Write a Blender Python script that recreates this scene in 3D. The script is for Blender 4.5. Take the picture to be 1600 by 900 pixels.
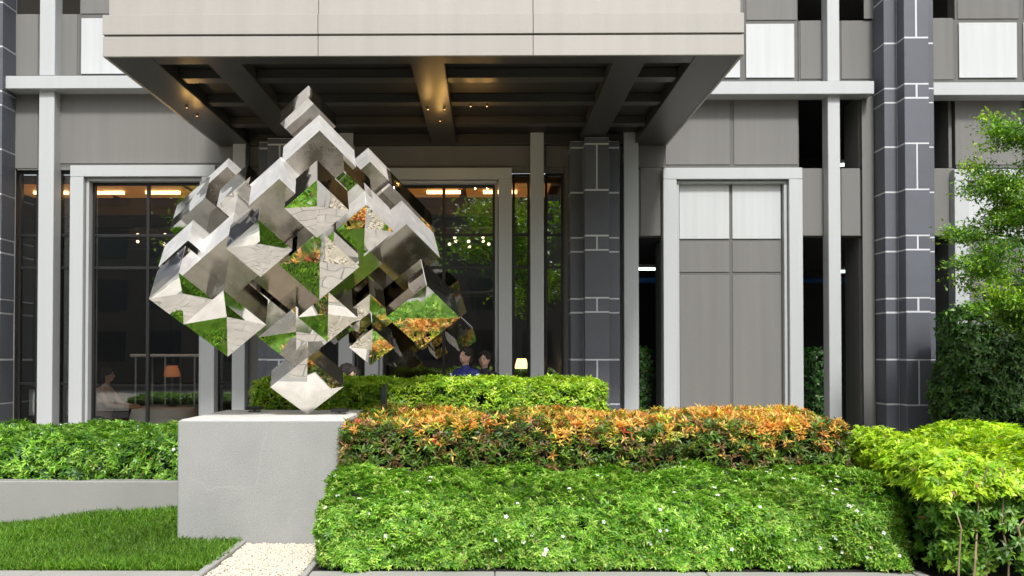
import bpy, math, random
import numpy as np
from mathutils import Vector, Matrix, Quaternion

random.seed(7)
RNG = np.random.default_rng(11)
scene = bpy.context.scene
for o in list(bpy.data.objects):
    bpy.data.objects.remove(o)
COL = scene.collection
R = math.radians

# ------------------------------------------------------------------ camera
F = 1300.0 / 1600.0            # focal length over picture width
EYE = 1.55
PITCH, YAW = R(0.9), R(0.5)
cam_d = bpy.data.cameras.new('camera')
cam = bpy.data.objects.new('camera', cam_d)
COL.objects.link(cam)
cam_d.sensor_width = 36.0
cam_d.lens = 36.0 * F
cam_d.clip_start = 0.05
cam_d.clip_end = 2000
cam.location = (0, 0, EYE)
cam.rotation_euler = (R(90) + PITCH, 0, YAW)
cam_d.shift_x = (800 - 762) / 1600 + F * math.tan(YAW)
cam_d.shift_y = (556 - 450) / 1600 - F * math.tan(PITCH)
scene.camera = cam

# ------------------------------------------------------------------ sky and sun
SUN_EL, SUN_AZ = R(48), R(171)          # azimuth clockwise from +Y: behind the camera, a little to the right
world = bpy.data.worlds.new('World')
scene.world = world
world.use_nodes = True
wn, wl = world.node_tree.nodes, world.node_tree.links
wn.clear()
w_out = wn.new('ShaderNodeOutputWorld')
w_bg = wn.new('ShaderNodeBackground')
w_sky = wn.new('ShaderNodeTexSky')
w_sky.sky_type = 'NISHITA'
w_sky.sun_disc = False
w_sky.sun_elevation = SUN_EL
w_sky.sun_rotation = SUN_AZ
w_sky.air_density = 1.0
w_sky.dust_density = 4.0
w_sky.ozone_density = 1.0
w_hsv = wn.new('ShaderNodeHueSaturation')      # thin bright overcast: the blue is nearly gone
w_hsv.inputs['Saturation'].default_value = 0.22
wl.new(w_sky.outputs[0], w_hsv.inputs['Color'])
wl.new(w_hsv.outputs[0], w_bg.inputs['Color'])
w_bg.inputs['Strength'].default_value = 0.13
wl.new(w_bg.outputs[0], w_out.inputs['Surface'])

sun_d = bpy.data.lights.new('sun', 'SUN')
sun_d.energy = 2.6
sun_d.angle = R(7)
sun_d.color = (1.0, 0.975, 0.94)
sun = bpy.data.objects.new('sun', sun_d)
COL.objects.link(sun)
sdir = Vector((math.sin(SUN_AZ) * math.cos(SUN_EL), math.cos(SUN_AZ) * math.cos(SUN_EL), math.sin(SUN_EL)))
sun.rotation_euler = (-sdir).to_track_quat('-Z', 'Y').to_euler()
sun.location = sdir * 40

scene.view_settings.view_transform = 'Standard'
scene.view_settings.look = 'None'
scene.view_settings.exposure = 0.55
scene.view_settings.gamma = 1.0
scene.view_settings.use_curve_mapping = False
scene.render.engine = 'CYCLES'
scene.cycles.max_bounces = 7
scene.cycles.use_adaptive_sampling = True
scene.cycles.adaptive_threshold = 0.02
scene.cycles.diffuse_bounces = 3
scene.cycles.glossy_bounces = 6
scene.cycles.transparent_max_bounces = 8


# ------------------------------------------------------------------ helpers
def at(px, py, Y):
    """the world point at depth Y behind photograph pixel (px, py)"""
    dx = (px - 800) / 1600 + cam_d.shift_x
    dz = (450 - py) / 1600 + cam_d.shift_y
    v = Vector((dx, dz, -F))
    v = cam.rotation_euler.to_matrix() @ v
    t = Y / v.y
    return Vector((v.x * t, Y, EYE + v.z * t))


def tag(o, label=None, cat=None, group=None, kind=None):
    if label: o['label'] = label
    if cat: o['category'] = cat
    if group: o['group'] = group
    if kind: o['kind'] = kind
    return o


def empty(name, loc, label=None, cat=None, group=None, kind=None):
    o = bpy.data.objects.new(name, None)
    o.empty_display_size = 0.1
    COL.objects.link(o)
    o.location = loc
    return tag(o, label, cat, group, kind)


def adopt(o, parent):
    """child keeps its world place"""
    o.parent = parent
    m = Matrix.Translation(parent.location)
    p = parent
    while p.parent:
        p = p.parent
    if parent.parent is not None:      # parents two levels up: meshes sit at world origin
        m = Matrix.Identity(4)
        if parent.type == 'EMPTY':
            m = Matrix.Translation(parent.location)
    o.matrix_parent_inverse = m.inverted()


class MB:
    def __init__(s):
        s.v, s.f, s.m = [], [], []

    def add(s, vs, fs, mi=0):
        n = len(s.v)
        s.v += [tuple(v) for v in vs]
        s.f += [tuple(i + n for i in f) for f in fs]
        s.m += [mi] * len(fs)
        return s

    def box(s, x0, x1, y0, y1, z0, z1, mi=0):
        vs = [(x0, y0, z0), (x1, y0, z0), (x1, y1, z0), (x0, y1, z0), (x0, y0, z1), (x1, y0, z1), (x1, y1, z1), (x0, y1, z1)]
        fs = [(0, 3, 2, 1), (4, 5, 6, 7), (0, 1, 5, 4), (1, 2, 6, 5), (2, 3, 7, 6), (3, 0, 4, 7)]
        return s.add(vs, fs, mi)

    def tube(s, pts, rad, n=8, cap=True, mi=0):
        pts = [Vector(p) for p in pts]
        if not hasattr(rad, '__len__'): rad = [rad] * len(pts)
        vs, fs = [], []
        for i, p in enumerate(pts):
            d = (pts[min(i + 1, len(pts) - 1)] - pts[max(i - 1, 0)])
            if d.length < 1e-9: d = Vector((0, 0, 1))
            d.normalize()
            a = d.cross(Vector((0, 0, 1)) if abs(d.z) < .9 else Vector((1, 0, 0))).normalized()
            b = d.cross(a)
            for k in range(n):
                t = 2 * math.pi * k / n
                vs.append(p + (a * math.cos(t) + b * math.sin(t)) * rad[i])
        for i in range(len(pts) - 1):
            for k in range(n):
                k2 = (k + 1) % n
                fs.append((i * n + k, i * n + k2, (i + 1) * n + k2, (i + 1) * n + k))
        if cap:
            fs.append(tuple(range(n - 1, -1, -1)))
            fs.append(tuple((len(pts) - 1) * n + k for k in range(n)))
        return s.add(vs, fs, mi)

    def lathe(s, c, prof, n=20, mi=0):
        vs, fs = [], []
        for r, z in prof:
            for k in range(n):
                t = 2 * math.pi * k / n
                vs.append((c[0] + r * math.cos(t), c[1] + r * math.sin(t), c[2] + z))
        for i in range(len(prof) - 1):
            for k in range(n):
                k2 = (k + 1) % n
                fs.append((i * n + k, i * n + k2, (i + 1) * n + k2, (i + 1) * n + k))
        fs.append(tuple(range(n - 1, -1, -1)))
        fs.append(tuple((len(prof) - 1) * n + k for k in range(n)))
        return s.add(vs, fs, mi)

    def ball(s, c, r, nu=10, nv=7, mi=0, sc=(1, 1, 1)):
        prof = []
        vs, fs = [], []
        for i in range(nv + 1):
            a = math.pi * i / nv
            for k in range(nu):
                t = 2 * math.pi * k / nu
                vs.append((c[0] + sc[0] * r * math.sin(a) * math.cos(t), c[1] + sc[1] * r * math.sin(a) * math.sin(t), c[2] - sc[2] * r * math.cos(a)))
        for i in range(nv):
            for k in range(nu):
                k2 = (k + 1) % nu
                fs.append((i * nu + k, i * nu + k2, (i + 1) * nu + k2, (i + 1) * nu + k))
        return s.add(vs, fs, mi)

    def build(s, name, mat, parent=None, bevel=0, smooth=False, **t):
        me = bpy.data.meshes.new(name)
        me.from_pydata(s.v, [], s.f)
        for m in (mat if isinstance(mat, (list, tuple)) else [mat]):
            me.materials.append(m)
        if len(set(s.m)) > 1:
            me.polygons.foreach_set('material_index', s.m)
        if smooth:
            me.polygons.foreach_set('use_smooth', [True] * len(me.polygons))
        me.update()
        o = bpy.data.objects.new(name, me)
        COL.objects.link(o)
        if parent is not None: adopt(o, parent)
        if bevel:
            b = o.modifiers.new('bevel', 'BEVEL')
            b.width = bevel
            b.segments = 1
            b.limit_method = 'ANGLE'
        return tag(o, **t)


def boxo(name, mat, parent, x0, x1, y0, y1, z0, z1, bevel=0.004, **t):
    return MB().box(x0, x1, y0, y1, z0, z1).build(name, mat, parent, bevel, **t)


# ------------------------------------------------------------------ materials
def mat(name, col, rough=.6, metal=0., var=.12, vscale=3., fine=.06, fscale=60., bump=0., bscale=80., spec=.5, rnd=0., streak=0.):
    m = bpy.data.materials.new(name)
    m.use_nodes = True
    N, L = m.node_tree.nodes, m.node_tree.links
    b = N['Principled BSDF']
    b.inputs['Roughness'].default_value = rough
    b.inputs['Metallic'].default_value = metal
    b.inputs['Specular IOR Level'].default_value = spec
    tc = N.new('ShaderNodeTexCoord')
    n1 = N.new('ShaderNodeTexNoise'); n1.inputs['Scale'].default_value = vscale; n1.inputs['Detail'].default_value = 5
    n2 = N.new('ShaderNodeTexNoise'); n2.inputs['Scale'].default_value = fscale; n2.inputs['Detail'].default_value = 3
    for n in (n1, n2): L.new(tc.outputs['Object'], n.inputs['Vector'])
    if streak:
        mp = N.new('ShaderNodeMapping'); mp.inputs['Scale'].default_value = (6, 6, .25)
        L.new(tc.outputs['Object'], mp.inputs['Vector']); L.new(mp.outputs[0], n1.inputs['Vector'])
    a = N.new('ShaderNodeMath'); a.operation = 'MULTIPLY_ADD'; a.inputs[1].default_value = 2 * var; a.inputs[2].default_value = 1 - var
    c = N.new('ShaderNodeMath'); c.operation = 'MULTIPLY_ADD'; c.inputs[1].default_value = 2 * fine; c.inputs[2].default_value = 1 - fine
    L.new(n1.outputs['Fac'], a.inputs[0]); L.new(n2.outputs['Fac'], c.inputs[0])
    p = N.new('ShaderNodeMath'); p.operation = 'MULTIPLY'
    L.new(a.outputs[0], p.inputs[0]); L.new(c.outputs[0], p.inputs[1])
    if rnd:
        oi = N.new('ShaderNodeObjectInfo')
        rn = N.new('ShaderNodeMath'); rn.operation = 'MULTIPLY_ADD'; rn.inputs[1].default_value = 2 * rnd; rn.inputs[2].default_value = 1 - rnd
        L.new(oi.outputs['Random'], rn.inputs[0])
        p2 = N.new('ShaderNodeMath'); p2.operation = 'MULTIPLY'
        L.new(p.outputs[0], p2.inputs[0]); L.new(rn.outputs[0], p2.inputs[1]); p = p2
    mx = N.new('ShaderNodeVectorMath'); mx.operation = 'SCALE'
    mx.inputs[0].default_value = col
    L.new(p.outputs[0], mx.inputs['Scale'])
    L.new(mx.outputs[0], b.inputs['Base Color'])
    if bump:
        bn = N.new('ShaderNodeTexNoise'); bn.inputs['Scale'].default_value = bscale; bn.inputs['Detail'].default_value = 4
        L.new(tc.outputs['Object'], bn.inputs['Vector'])
        bp = N.new('ShaderNodeBump'); bp.inputs['Strength'].default_value = bump; bp.inputs['Distance'].default_value = .01
        L.new(bn.outputs['Fac'], bp.inputs['Height']); L.new(bp.outputs[0], b.inputs['Normal'])
    return m


def leaf_mat(name, rough=.42, trans=.35):
    m = bpy.data.materials.new(name)
    m.use_nodes = True
    N, L = m.node_tree.nodes, m.node_tree.links
    b = N['Principled BSDF']
    b.inputs['Roughness'].default_value = rough
    at_ = N.new('ShaderNodeVertexColor'); at_.layer_name = 'col'
    L.new(at_.outputs['Color'], b.inputs['Base Color'])
    tr = N.new('ShaderNodeBsdfTranslucent')
    hs = N.new('ShaderNodeHueSaturation'); hs.inputs['Value'].default_value = 1.25; hs.inputs['Saturation'].default_value = 1.1
    L.new(at_.outputs['Color'], hs.inputs['Color']); L.new(hs.outputs[0], tr.inputs['Color'])
    mx = N.new('ShaderNodeMixShader'); mx.inputs[0].default_value = trans
    L.new(b.outputs[0], mx.inputs[1]); L.new(tr.outputs[0], mx.inputs[2])
    L.new(mx.outputs[0], N['Material Output'].inputs['Surface'])
    return m


def emit_mat(name, col, power):
    m = bpy.data.materials.new(name)
    m.use_nodes = True
    b = m.node_tree.nodes['Principled BSDF']
    b.inputs['Base Color'].default_value = (*col, 1)
    b.inputs['Emission Color'].default_value = (*col, 1)
    b.inputs['Emission Strength'].default_value = power
    return m


def glass_mat(name, refl=.20, tint=(.86, .88, .86)):
    m = bpy.data.materials.new(name)
    m.use_nodes = True
    N, L = m.node_tree.nodes, m.node_tree.links
    N.remove(N['Principled BSDF'])
    t = N.new('ShaderNodeBsdfTransparent'); t.inputs['Color'].default_value = (*tint, 1)
    g = N.new('ShaderNodeBsdfGlossy'); g.inputs['Roughness'].default_value = .012; g.inputs['Color'].default_value = (.95, .97, .96, 1)
    tc = N.new('ShaderNodeTexCoord')
    nz = N.new('ShaderNodeTexNoise'); nz.inputs['Scale'].default_value = 1.1
    L.new(tc.outputs['Object'], nz.inputs['Vector'])
    bp = N.new('ShaderNodeBump'); bp.inputs['Strength'].default_value = .03; bp.inputs['Distance'].default_value = .05
    L.new(nz.outputs['Fac'], bp.inputs['Height']); L.new(bp.outputs[0], g.inputs['Normal'])
    fr = N.new('ShaderNodeFresnel'); fr.inputs['IOR'].default_value = 1.5
    ad = N.new('ShaderNodeMath'); ad.operation = 'ADD'; ad.inputs[1].default_value = refl; ad.use_clamp = True
    L.new(fr.outputs[0], ad.inputs[0])
    mx = N.new('ShaderNodeMixShader')
    L.new(ad.outputs[0], mx.inputs[0]); L.new(t.outputs[0], mx.inputs[1]); L.new(g.outputs[0], mx.inputs[2])
    L.new(mx.outputs[0], N['Material Output'].inputs['Surface'])
    return m


def mirror_mat(name, rough, col=(.86, .845, .82), smear=.10):
    m = bpy.data.materials.new(name)
    m.use_nodes = True
    N, L = m.node_tree.nodes, m.node_tree.links
    b = N['Principled BSDF']
    b.inputs['Metallic'].default_value = 1
    tc = N.new('ShaderNodeTexCoord')
    n = N.new('ShaderNodeTexNoise'); n.inputs['Scale'].default_value = 7; n.inputs['Detail'].default_value = 6
    L.new(tc.outputs['Object'], n.inputs['Vector'])
    r = N.new('ShaderNodeMapRange'); r.inputs['From Min'].default_value = .45; r.inputs['From Max'].default_value = .75
    r.inputs['To Min'].default_value = rough; r.inputs['To Max'].default_value = rough + smear
    L.new(n.outputs['Fac'], r.inputs['Value']); L.new(r.outputs[0], b.inputs['Roughness'])
    n3 = N.new('ShaderNodeTexNoise'); n3.inputs['Scale'].default_value = 12; n3.inputs['Detail'].default_value = 8
    L.new(tc.outputs['Object'], n3.inputs['Vector'])
    cr = N.new('ShaderNodeMapRange'); cr.inputs['To Min'].default_value = .72; cr.inputs['To Max'].default_value = 1.14
    L.new(n3.outputs['Fac'], cr.inputs['Value'])
    vs = N.new('ShaderNodeVectorMath'); vs.operation = 'SCALE'; vs.inputs[0].default_value = col
    L.new(cr.outputs[0], vs.inputs['Scale']); L.new(vs.outputs[0], b.inputs['Base Color'])
    n2 = N.new('ShaderNodeTexNoise'); n2.inputs['Scale'].default_value = 4.; n2.inputs['Detail'].default_value = 1
    L.new(tc.outputs['Object'], n2.inputs['Vector'])
    bp = N.new('ShaderNodeBump'); bp.inputs['Strength'].default_value = .045; bp.inputs['Distance'].default_value = .05
    L.new(n2.outputs['Fac'], bp.inputs['Height']); L.new(bp.outputs[0], b.inputs['Normal'])
    return m


def stone_vein_mat(name, col, vein=(.62, .62, .60), rough=.75):
    m = mat(name, col, rough, var=.15, vscale=3.0, fine=.36, fscale=110, bump=.4, bscale=150)
    N, L = m.node_tree.nodes, m.node_tree.links
    b = N['Principled BSDF']
    src = b.inputs['Base Color'].links[0].from_socket
    tc = [n for n in N if n.type == 'TEX_COORD'][0]
    w = N.new('ShaderNodeTexNoise'); w.inputs['Scale'].default_value = .8; w.inputs['Detail'].default_value = 4; w.inputs['Roughness'].default_value = .45
    L.new(tc.outputs['Object'], w.inputs['Vector'])
    s = N.new('ShaderNodeMath'); s.operation = 'SUBTRACT'; s.inputs[1].default_value = .53
    ab = N.new('ShaderNodeMath'); ab.operation = 'ABSOLUTE'
    mr = N.new('ShaderNodeMapRange'); mr.inputs['From Min'].default_value = 0; mr.inputs['From Max'].default_value = .0035
    mr.inputs['To Min'].default_value = .13; mr.inputs['To Max'].default_value = 0
    L.new(w.outputs['Fac'], s.inputs[0]); L.new(s.outputs[0], ab.inputs[0]); L.new(ab.outputs[0], mr.inputs['Value'])
    gate = N.new('ShaderNodeTexNoise'); gate.inputs['Scale'].default_value = .9
    L.new(tc.outputs['Object'], gate.inputs['Vector'])
    gr = N.new('ShaderNodeMapRange'); gr.inputs['From Min'].default_value = .5; gr.inputs['From Max'].default_value = .62
    L.new(gate.outputs['Fac'], gr.inputs['Value'])
    mu = N.new('ShaderNodeMath'); mu.operation = 'MULTIPLY'
    L.new(mr.outputs[0], mu.inputs[0]); L.new(gr.outputs[0], mu.inputs[1])
    mx = N.new('ShaderNodeMixRGB'); mx.inputs['Color2'].default_value = (*vein, 1)
    L.new(mu.outputs[0], mx.inputs['Fac']); L.new(src, mx.inputs['Color1']); L.new(mx.outputs[0], b.inputs['Base Color'])
    return m


def paving_mat(name):
    m = bpy.data.materials.new(name)
    m.use_nodes = True
    N, L = m.node_tree.nodes, m.node_tree.links
    b = N['Principled BSDF']; b.inputs['Roughness'].default_value = .8
    tc = N.new('ShaderNodeTexCoord')
    br = N.new('ShaderNodeTexBrick')
    br.inputs['Color1'].default_value = (.40, .37, .325, 1); br.inputs['Color2'].default_value = (.46, .43, .38, 1)
    br.inputs['Mortar'].default_value = (.20, .19, .17, 1)
    br.inputs['Scale'].default_value = 1.6; br.inputs['Mortar Size'].default_value = .012
    L.new(tc.outputs['Object'], br.inputs['Vector'])
    n = N.new('ShaderNodeTexNoise'); n.inputs['Scale'].default_value = 40; n.inputs['Detail'].default_value = 5
    L.new(tc.outputs['Object'], n.inputs['Vector'])
    mr = N.new('ShaderNodeMapRange'); mr.inputs['To Min'].default_value = .75; mr.inputs['To Max'].default_value = 1.2
    L.new(n.outputs['Fac'], mr.inputs['Value'])
    vs = N.new('ShaderNodeVectorMath'); vs.operation = 'SCALE'
    L.new(br.outputs['Color'], vs.inputs[0]); L.new(mr.outputs[0], vs.inputs['Scale']); L.new(vs.outputs[0], b.inputs['Base Color'])
    return m


M = {}
M['wall'] = mat('grey_render', (.150, .147, .140), .8, var=.16, vscale=1.2, fine=.14, fscale=90, bump=.15, bscale=160, streak=1, rnd=.05)
M['wall_dark'] = mat('joint_grey', (.112, .110, .105), .8)
M['trim'] = mat('painted_aluminium', (.405, .422, .43), .45, var=.05, vscale=1.5, fine=.03, streak=1)
M['trim_side'] = mat('inner_trim', (.375, .39, .40), .45, var=.05, fine=.03)
M['white_panel'] = mat('white_panel', (.455, .472, .48), .35, var=.12, vscale=2, fine=.04, fscale=120, streak=1)
M['black_frame'] = mat('black_window_frame', (.012, .012, .013), .4, var=.1)
M['glass'] = glass_mat('window_glass')
M['fascia'] = mat('champagne_metal_fascia', (.335, .318, .296), .42, var=.10, vscale=1.2, fine=.05, spec=.4, streak=1, rnd=.03)
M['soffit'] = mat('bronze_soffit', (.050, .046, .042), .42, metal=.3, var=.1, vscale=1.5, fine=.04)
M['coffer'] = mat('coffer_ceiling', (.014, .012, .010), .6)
M['block'] = mat('slate_block', (.086, .093, .112), .55, var=.16, vscale=2.5, fine=.22, fscale=130, bump=.2, bscale=180, rnd=.14)
M['mortar'] = mat('pale_joint', (.52, .53, .56), .8)
M['plinth'] = stone_vein_mat('veined_grey_stone', (.295, .297, .292))
M['plinth_top'] = mat('pale_stone_top', (.64, .62, .575), .7, var=.12, vscale=5, fine=.2, fscale=120, bump=.2)
M['planter'] = mat('light_planter_stone', (.30, .296, .285), .75, var=.15, vscale=2, fine=.14, fscale=120, bump=.2)
M['concrete'] = mat('planter_concrete', (.265, .262, .254), .8, var=.18, vscale=1.5, fine=.12, fscale=110, bump=.25)
M['kerb'] = mat('kerb_stone', (.34, .332, .315), .75, var=.15, vscale=3, fine=.15, fscale=100, bump=.2)
M['soil'] = mat('black_soil', (.014, .011, .009), .95, var=.3, bump=.6, bscale=60)
M['earth'] = mat('lawn_earth', (.05, .055, .02), .95, var=.3, bump=.5, bscale=60)
M['paving'] = paving_mat('stone_paving')
M['asphalt'] = mat('asphalt', (.10, .10, .098), .85, var=.15, fine=.2, fscale=150, bump=.3)
M['pebble'] = mat('cream_pebble', (.60, .55, .45), .7, var=.22, vscale=45, fine=.12, fscale=200)
M['mirror'] = mirror_mat('mirror_steel', .012)
M['satin'] = mirror_mat('satin_steel', .56, (.93, .915, .89), .10)
M['soft'] = mirror_mat('soft_steel', .20, (.80, .78, .73), .16)
M['flat'] = mirror_mat('dimmed_front_steel', .20, (.52, .49, .44), .16)  # soft steel with a darker colour: dim reflections painted into the down-leaning fronts
M['core'] = mirror_mat('shaded_core_steel', .08, (.40, .35, .30), .12)  # steel darkened in colour to stand in for shade between the inner blocks
M['leaf'] = leaf_mat('leaf')
M['grass'] = leaf_mat('grass_blade', .5, .4)
M['bark'] = mat('bark', (.13, .095, .065), .85, var=.3, vscale=12, bump=.6, bscale=60)
M['twig'] = mat('twig', (.16, .11, .07), .8, var=.25, vscale=12)
M['pale_twig'] = mat('pale_twig', (.30, .22, .14), .8, var=.25, vscale=12)
M['inner'] = mat('hedge_shade', (.010, .016, .006), .9)  # near-black colour standing in for the shade inside the hedges
M['petal'] = mat('white_petal', (.82, .82, .78), .6, var=.03)
M['post'] = mat('grey_metal_post', (.10, .105, .115), .4, metal=.6)
M['wood'] = mat('dark_wood', (.035, .02, .012), .5, var=.3, vscale=6)
M['ceil_in'] = mat('warm_ceiling', (.26, .13, .05), .6)
M['floor_in'] = mat('dark_floor', (.06, .05, .045), .25)
M['cloth'] = mat('white_cloth', (.72, .72, .71), .8, var=.05)
M['void'] = mat('dark_void', (.022, .022, .023), .9)
M['warm'] = emit_mat('warm_lamp', (1.0, .60, .24), 4.0)
M['amber'] = emit_mat('ceiling_glow', (.55, .22, .05), .34)  # emission standing in for lamplight on the wooden ceiling
M['globe'] = emit_mat('warm_globe', (1.0, .74, .48), 3.5)
M['tubelight'] = emit_mat('fluorescent', (.80, 1.0, .88), 1.6)
M['spot'] = emit_mat('spot_bulb', (1.0, .62, .25), .9)
M['orange_shade'] = emit_mat('orange_shade', (.80, .28, .10), .12)
M['blue_pipe'] = mat('blue_pipe', (.02, .10, .32), .5)
M['skin'] = mat('skin', (.50, .31, .22), .55, var=.05)
M['hair'] = mat('dark_hair', (.016, .011, .009), .75, bump=.6, bscale=120)
M['pale_shirt'] = mat('pale_pink_shirt', (.62, .52, .50), .8)
M['navy'] = mat('navy_jersey', (.014, .024, .15), .7)
M['dark_cloth'] = mat('dark_cloth', (.022, .02, .024), .8)
M['white_stripe'] = mat('white_stripe', (.75, .75, .77), .7, var=.02)
M['eye'] = mat('eye', (.02, .015, .012), .2)
M['far_wall'] = mat('far_building', (.13, .125, .12), .8, var=.1)
M['far_glass'] = mat('far_window', (.05, .06, .07), .1)

# ------------------------------------------------------------------ ground
FY = 12.0       # facade plane
g = MB().box(-400, 400, -400, 400, -.5, -.03).build('ground', M['paving'], kind='structure')
rd = MB().box(-200, 200, -20, -11, -.06, -.022).build('road', M['asphalt'], kind='structure')

# ------------------------------------------------------------------ the building
bld = empty('modern_building', (0, FY, 0), 'grey rendered modern building with pale fins, tall window surrounds and white panels', 'building')
K = F * 1600 / FY


def fx(px, py=400, Y=FY): return at(px, py, Y).x
def fz(py, px=762, Y=FY): return at(px, py, Y).z


TOP = 7.2


def panel(x0, x1, y0, y1, m='wall', Y=FY, d=.010, name='wall_panel', gap=2.6):
    """a cladding panel between photo columns x0..x1 and rows y0 (upper)..y1 (lower)"""
    mx, my = (x0 + x1) / 2, (y0 + y1) / 2
    zt = fz(y0, mx, Y) if y0 > -60 else TOP
    return boxo(name, M[m], bld, fx(x0 + gap, my, Y), fx(x1 - gap, my, Y), Y, Y + d, fz(y1 - gap, mx, Y), zt, .006)


# upper storey (above the pale band)
for a, b_ in ((14, 62), (90, 123)): panel(a, b_, 22, 121)
panel(124, 250, -90, 24)
panel(124, 250, 28, 118, 'white_panel', FY - .012)
panel(250, 345, -90, 118)
panel(345, 700, -90, 150); panel(700, 1040, -90, 150)
panel(1040, 1163, -90, 34); panel(1163, 1247, -90, 34)
panel(1044, 1159, 37, 124, 'white_panel', FY - .012)
panel(1163, 1244, 37, 124, 'white_panel', FY - .012)
panel(1248, 1291, 32, 126); panel(1312, 1366, 32, 126)
panel(1347, 1368, -90, 32, Y=FY - .03)
panel(1452, 1492, 28, 127)
panel(1493, 1594, -90, 32); panel(1597, 1720, -90, 32)
panel(1496, 1592, 35, 124, 'white_panel', FY - .012); panel(1597, 1700, 35, 124, 'white_panel', FY - .012)
# between band and the surrounds
panel(14, 62, 143, 266); panel(90, 368, 143, 258)
panel(388, 530, 150, 262); panel(551, 830, 150, 262); panel(850, 975, 150, 262)
panel(1037, 1143, 153, 260); panel(1144, 1249, 153, 260)
panel(1346, 1370, 150, 800, Y=FY - .04)
panel(1490, 1598, 155, 260); panel(1598, 1720, 155, 260)
# lower storey
panel(8, 25, 266, 800)
panel(388, 502, 262, 800); panel(881, 976, 262, 800)
panel(998, 1037, 262, 371); panel(1250, 1292, 263, 371); panel(1312, 1347, 263, 371); panel(1452, 1494, 263, 371)
panel(-300, 12, -90, 800)
panel(1711, 1950, -90, 800)

# backing wall behind the joints
bw = MB()
for (x0, x1, y0, y1) in ((124, 345, -90, 262), (345, 1040, -90, 262), (1040, 1247, -90, 262), (1493, 1720, -90, 262), (14, 124, 22, 264),
                         (388, 500, 262, 800), (881, 976, 262, 800), (1248, 1370, 32, 130), (1452, 1493, 30, 150),
                         (998, 1037, 264, 369), (1250, 1347, 265, 369), (1452, 1493, 265, 369), (1250, 1347, 128, 150), (-300, 20, -90, 800), (1711, 1950, -90, 800)):
    mx, my = (x0 + x1) / 2, (y0 + y1) / 2
    bw.box(fx(x0, my), fx(x1, my), FY + .0115, FY + .2, fz(y1, mx), fz(y0, mx) if y0 > -60 else TOP)
bw.build('backing_wall', M['wall_dark'], bld)
boxo('roof_slab', M['wall'], bld, fx(-300), fx(1950), FY - .05, FY + 8, TOP, TOP + .3)

# pale horizontal band
for a, b_, ya, yb in ((8, 345, 118, 138), (1040, 1366, 127, 147), (1457, 1960, 128, 148)):
    zc0, zc1 = fz(yb, (a + b_) / 2, FY - .26), fz(ya, (a + b_) / 2, FY - .26)
    boxo('horizontal_band', M['trim'], bld, fx(a, 130, FY - .26), fx(b_, 130, FY - .26), FY - .26, FY + .01, zc0, zc1, .006)


def fin(px0, px1, ytop, ybot, name='vertical_fin'):
    Y = FY - .17
    mx = (px0 + px1) / 2
    zt = TOP if ytop < -50 else fz(ytop, mx, Y)
    return boxo(name, M['trim'], bld, fx(px0, 400, Y), fx(px1, 400, Y), Y, FY + .04, max(0, fz(ybot, mx, Y)), zt, .006)


fin(59, 83, -90, 118); fin(59, 83, 138.5, 760)
fin(363, 383, 140, 760)
fin(529, 551, 150, 760)
fin(829, 850, 150, 760)
fin(975, 998, 150, 760)
fin(1295, 1314, -90, 127); fin(1295, 1314, 147.5, 760)


def surround(x0, x1, ytop, w=21, ybot=760):
    """stepped pale window surround: outer architrave in three pieces and an inner rebate"""
    e = empty('window_surround', (fx((x0 + x1) / 2), FY, 0)); adopt(e, bld); e.location = (fx((x0 + x1) / 2), FY, 0)
    Y = FY - .12
    mx = (x0 + x1) / 2
    zt = fz(ytop, mx, Y); zi = fz(ytop + w * .85, mx, Y)
    X0, X1, A, B = fx(x0, 450, Y), fx(x1, 450, Y), fx(x0 + w, 450, Y), fx(x1 - w, 450, Y)
    boxo('jamb', M['trim'], e, X0, A, Y, FY + .06, 0, zi, .005)
    boxo('jamb', M['trim'], e, B, X1, Y, FY + .06, 0, zi, .005)
    boxo('lintel', M['trim'], e, X0, X1, Y, FY + .06, zi + .002, zt, .005)
    Y2 = Y + .07
    s = .05
    boxo('inner_frame', M['trim_side'], e, A + .008, A + s, Y2, FY + .09, 0, zi - s, .003)
    boxo('inner_frame', M['trim_side'], e, B - s, B - .008, Y2, FY + .09, 0, zi - s, .003)
    boxo('inner_frame', M['trim_side'], e, A + .008, B - .008, Y2, FY + .09, zi - s + .002, zi - .008, .003)
    return A + s, B - s, zi - s


def glazing(x0, x1, z0, z1, vx=(), hz=(), Y=FY + .06, fr=.035, name='window'):
    """black framed window: frame, mullions, transoms and one pane for each opening"""
    e = empty(name, ((x0 + x1) / 2, Y, 0)); adopt(e, bld); e.location = ((x0 + x1) / 2, Y, 0)
    B = M['black_frame']
    boxo('frame', B, e, x0, x0 + fr, Y, Y + .07, z0, z1, .003)
    boxo('frame', B, e, x1 - fr, x1, Y, Y + .07, z0, z1, .003)
    boxo('frame', B, e, x0 + fr, x1 - fr, Y, Y + .07, z1 - fr, z1, .003)
    boxo('frame', B, e, x0 + fr, x1 - fr, Y, Y + .07, z0, z0 + fr, .003)
    xs = [x0 + fr] + [v for x in vx for v in (x - .022, x + .022)] + [x1 - fr]
    zs = [z0 + fr] + [v for z in hz for v in (z - .02, z + .02)] + [z1 - fr]
    for x in vx: boxo('mullion', B, e, x - .022, x + .022, Y + .004, Y + .064, z0 + fr, z1 - fr, .003)
    for i in range(0, len(xs), 2):
        for z in hz: boxo('transom', B, e, xs[i], xs[i + 1], Y + .008, Y + .058, z - .02, z + .02, .003)
        for j in range(0, len(zs), 2):
            MB().add([(xs[i], Y + .03, zs[j]), (xs[i + 1], Y + .03, zs[j]), (xs[i + 1], Y + .03, zs[j + 1]), (xs[i], Y + .03, zs[j + 1])], [(0, 1, 2, 3)]).build('pane', M['glass'], e)


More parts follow.
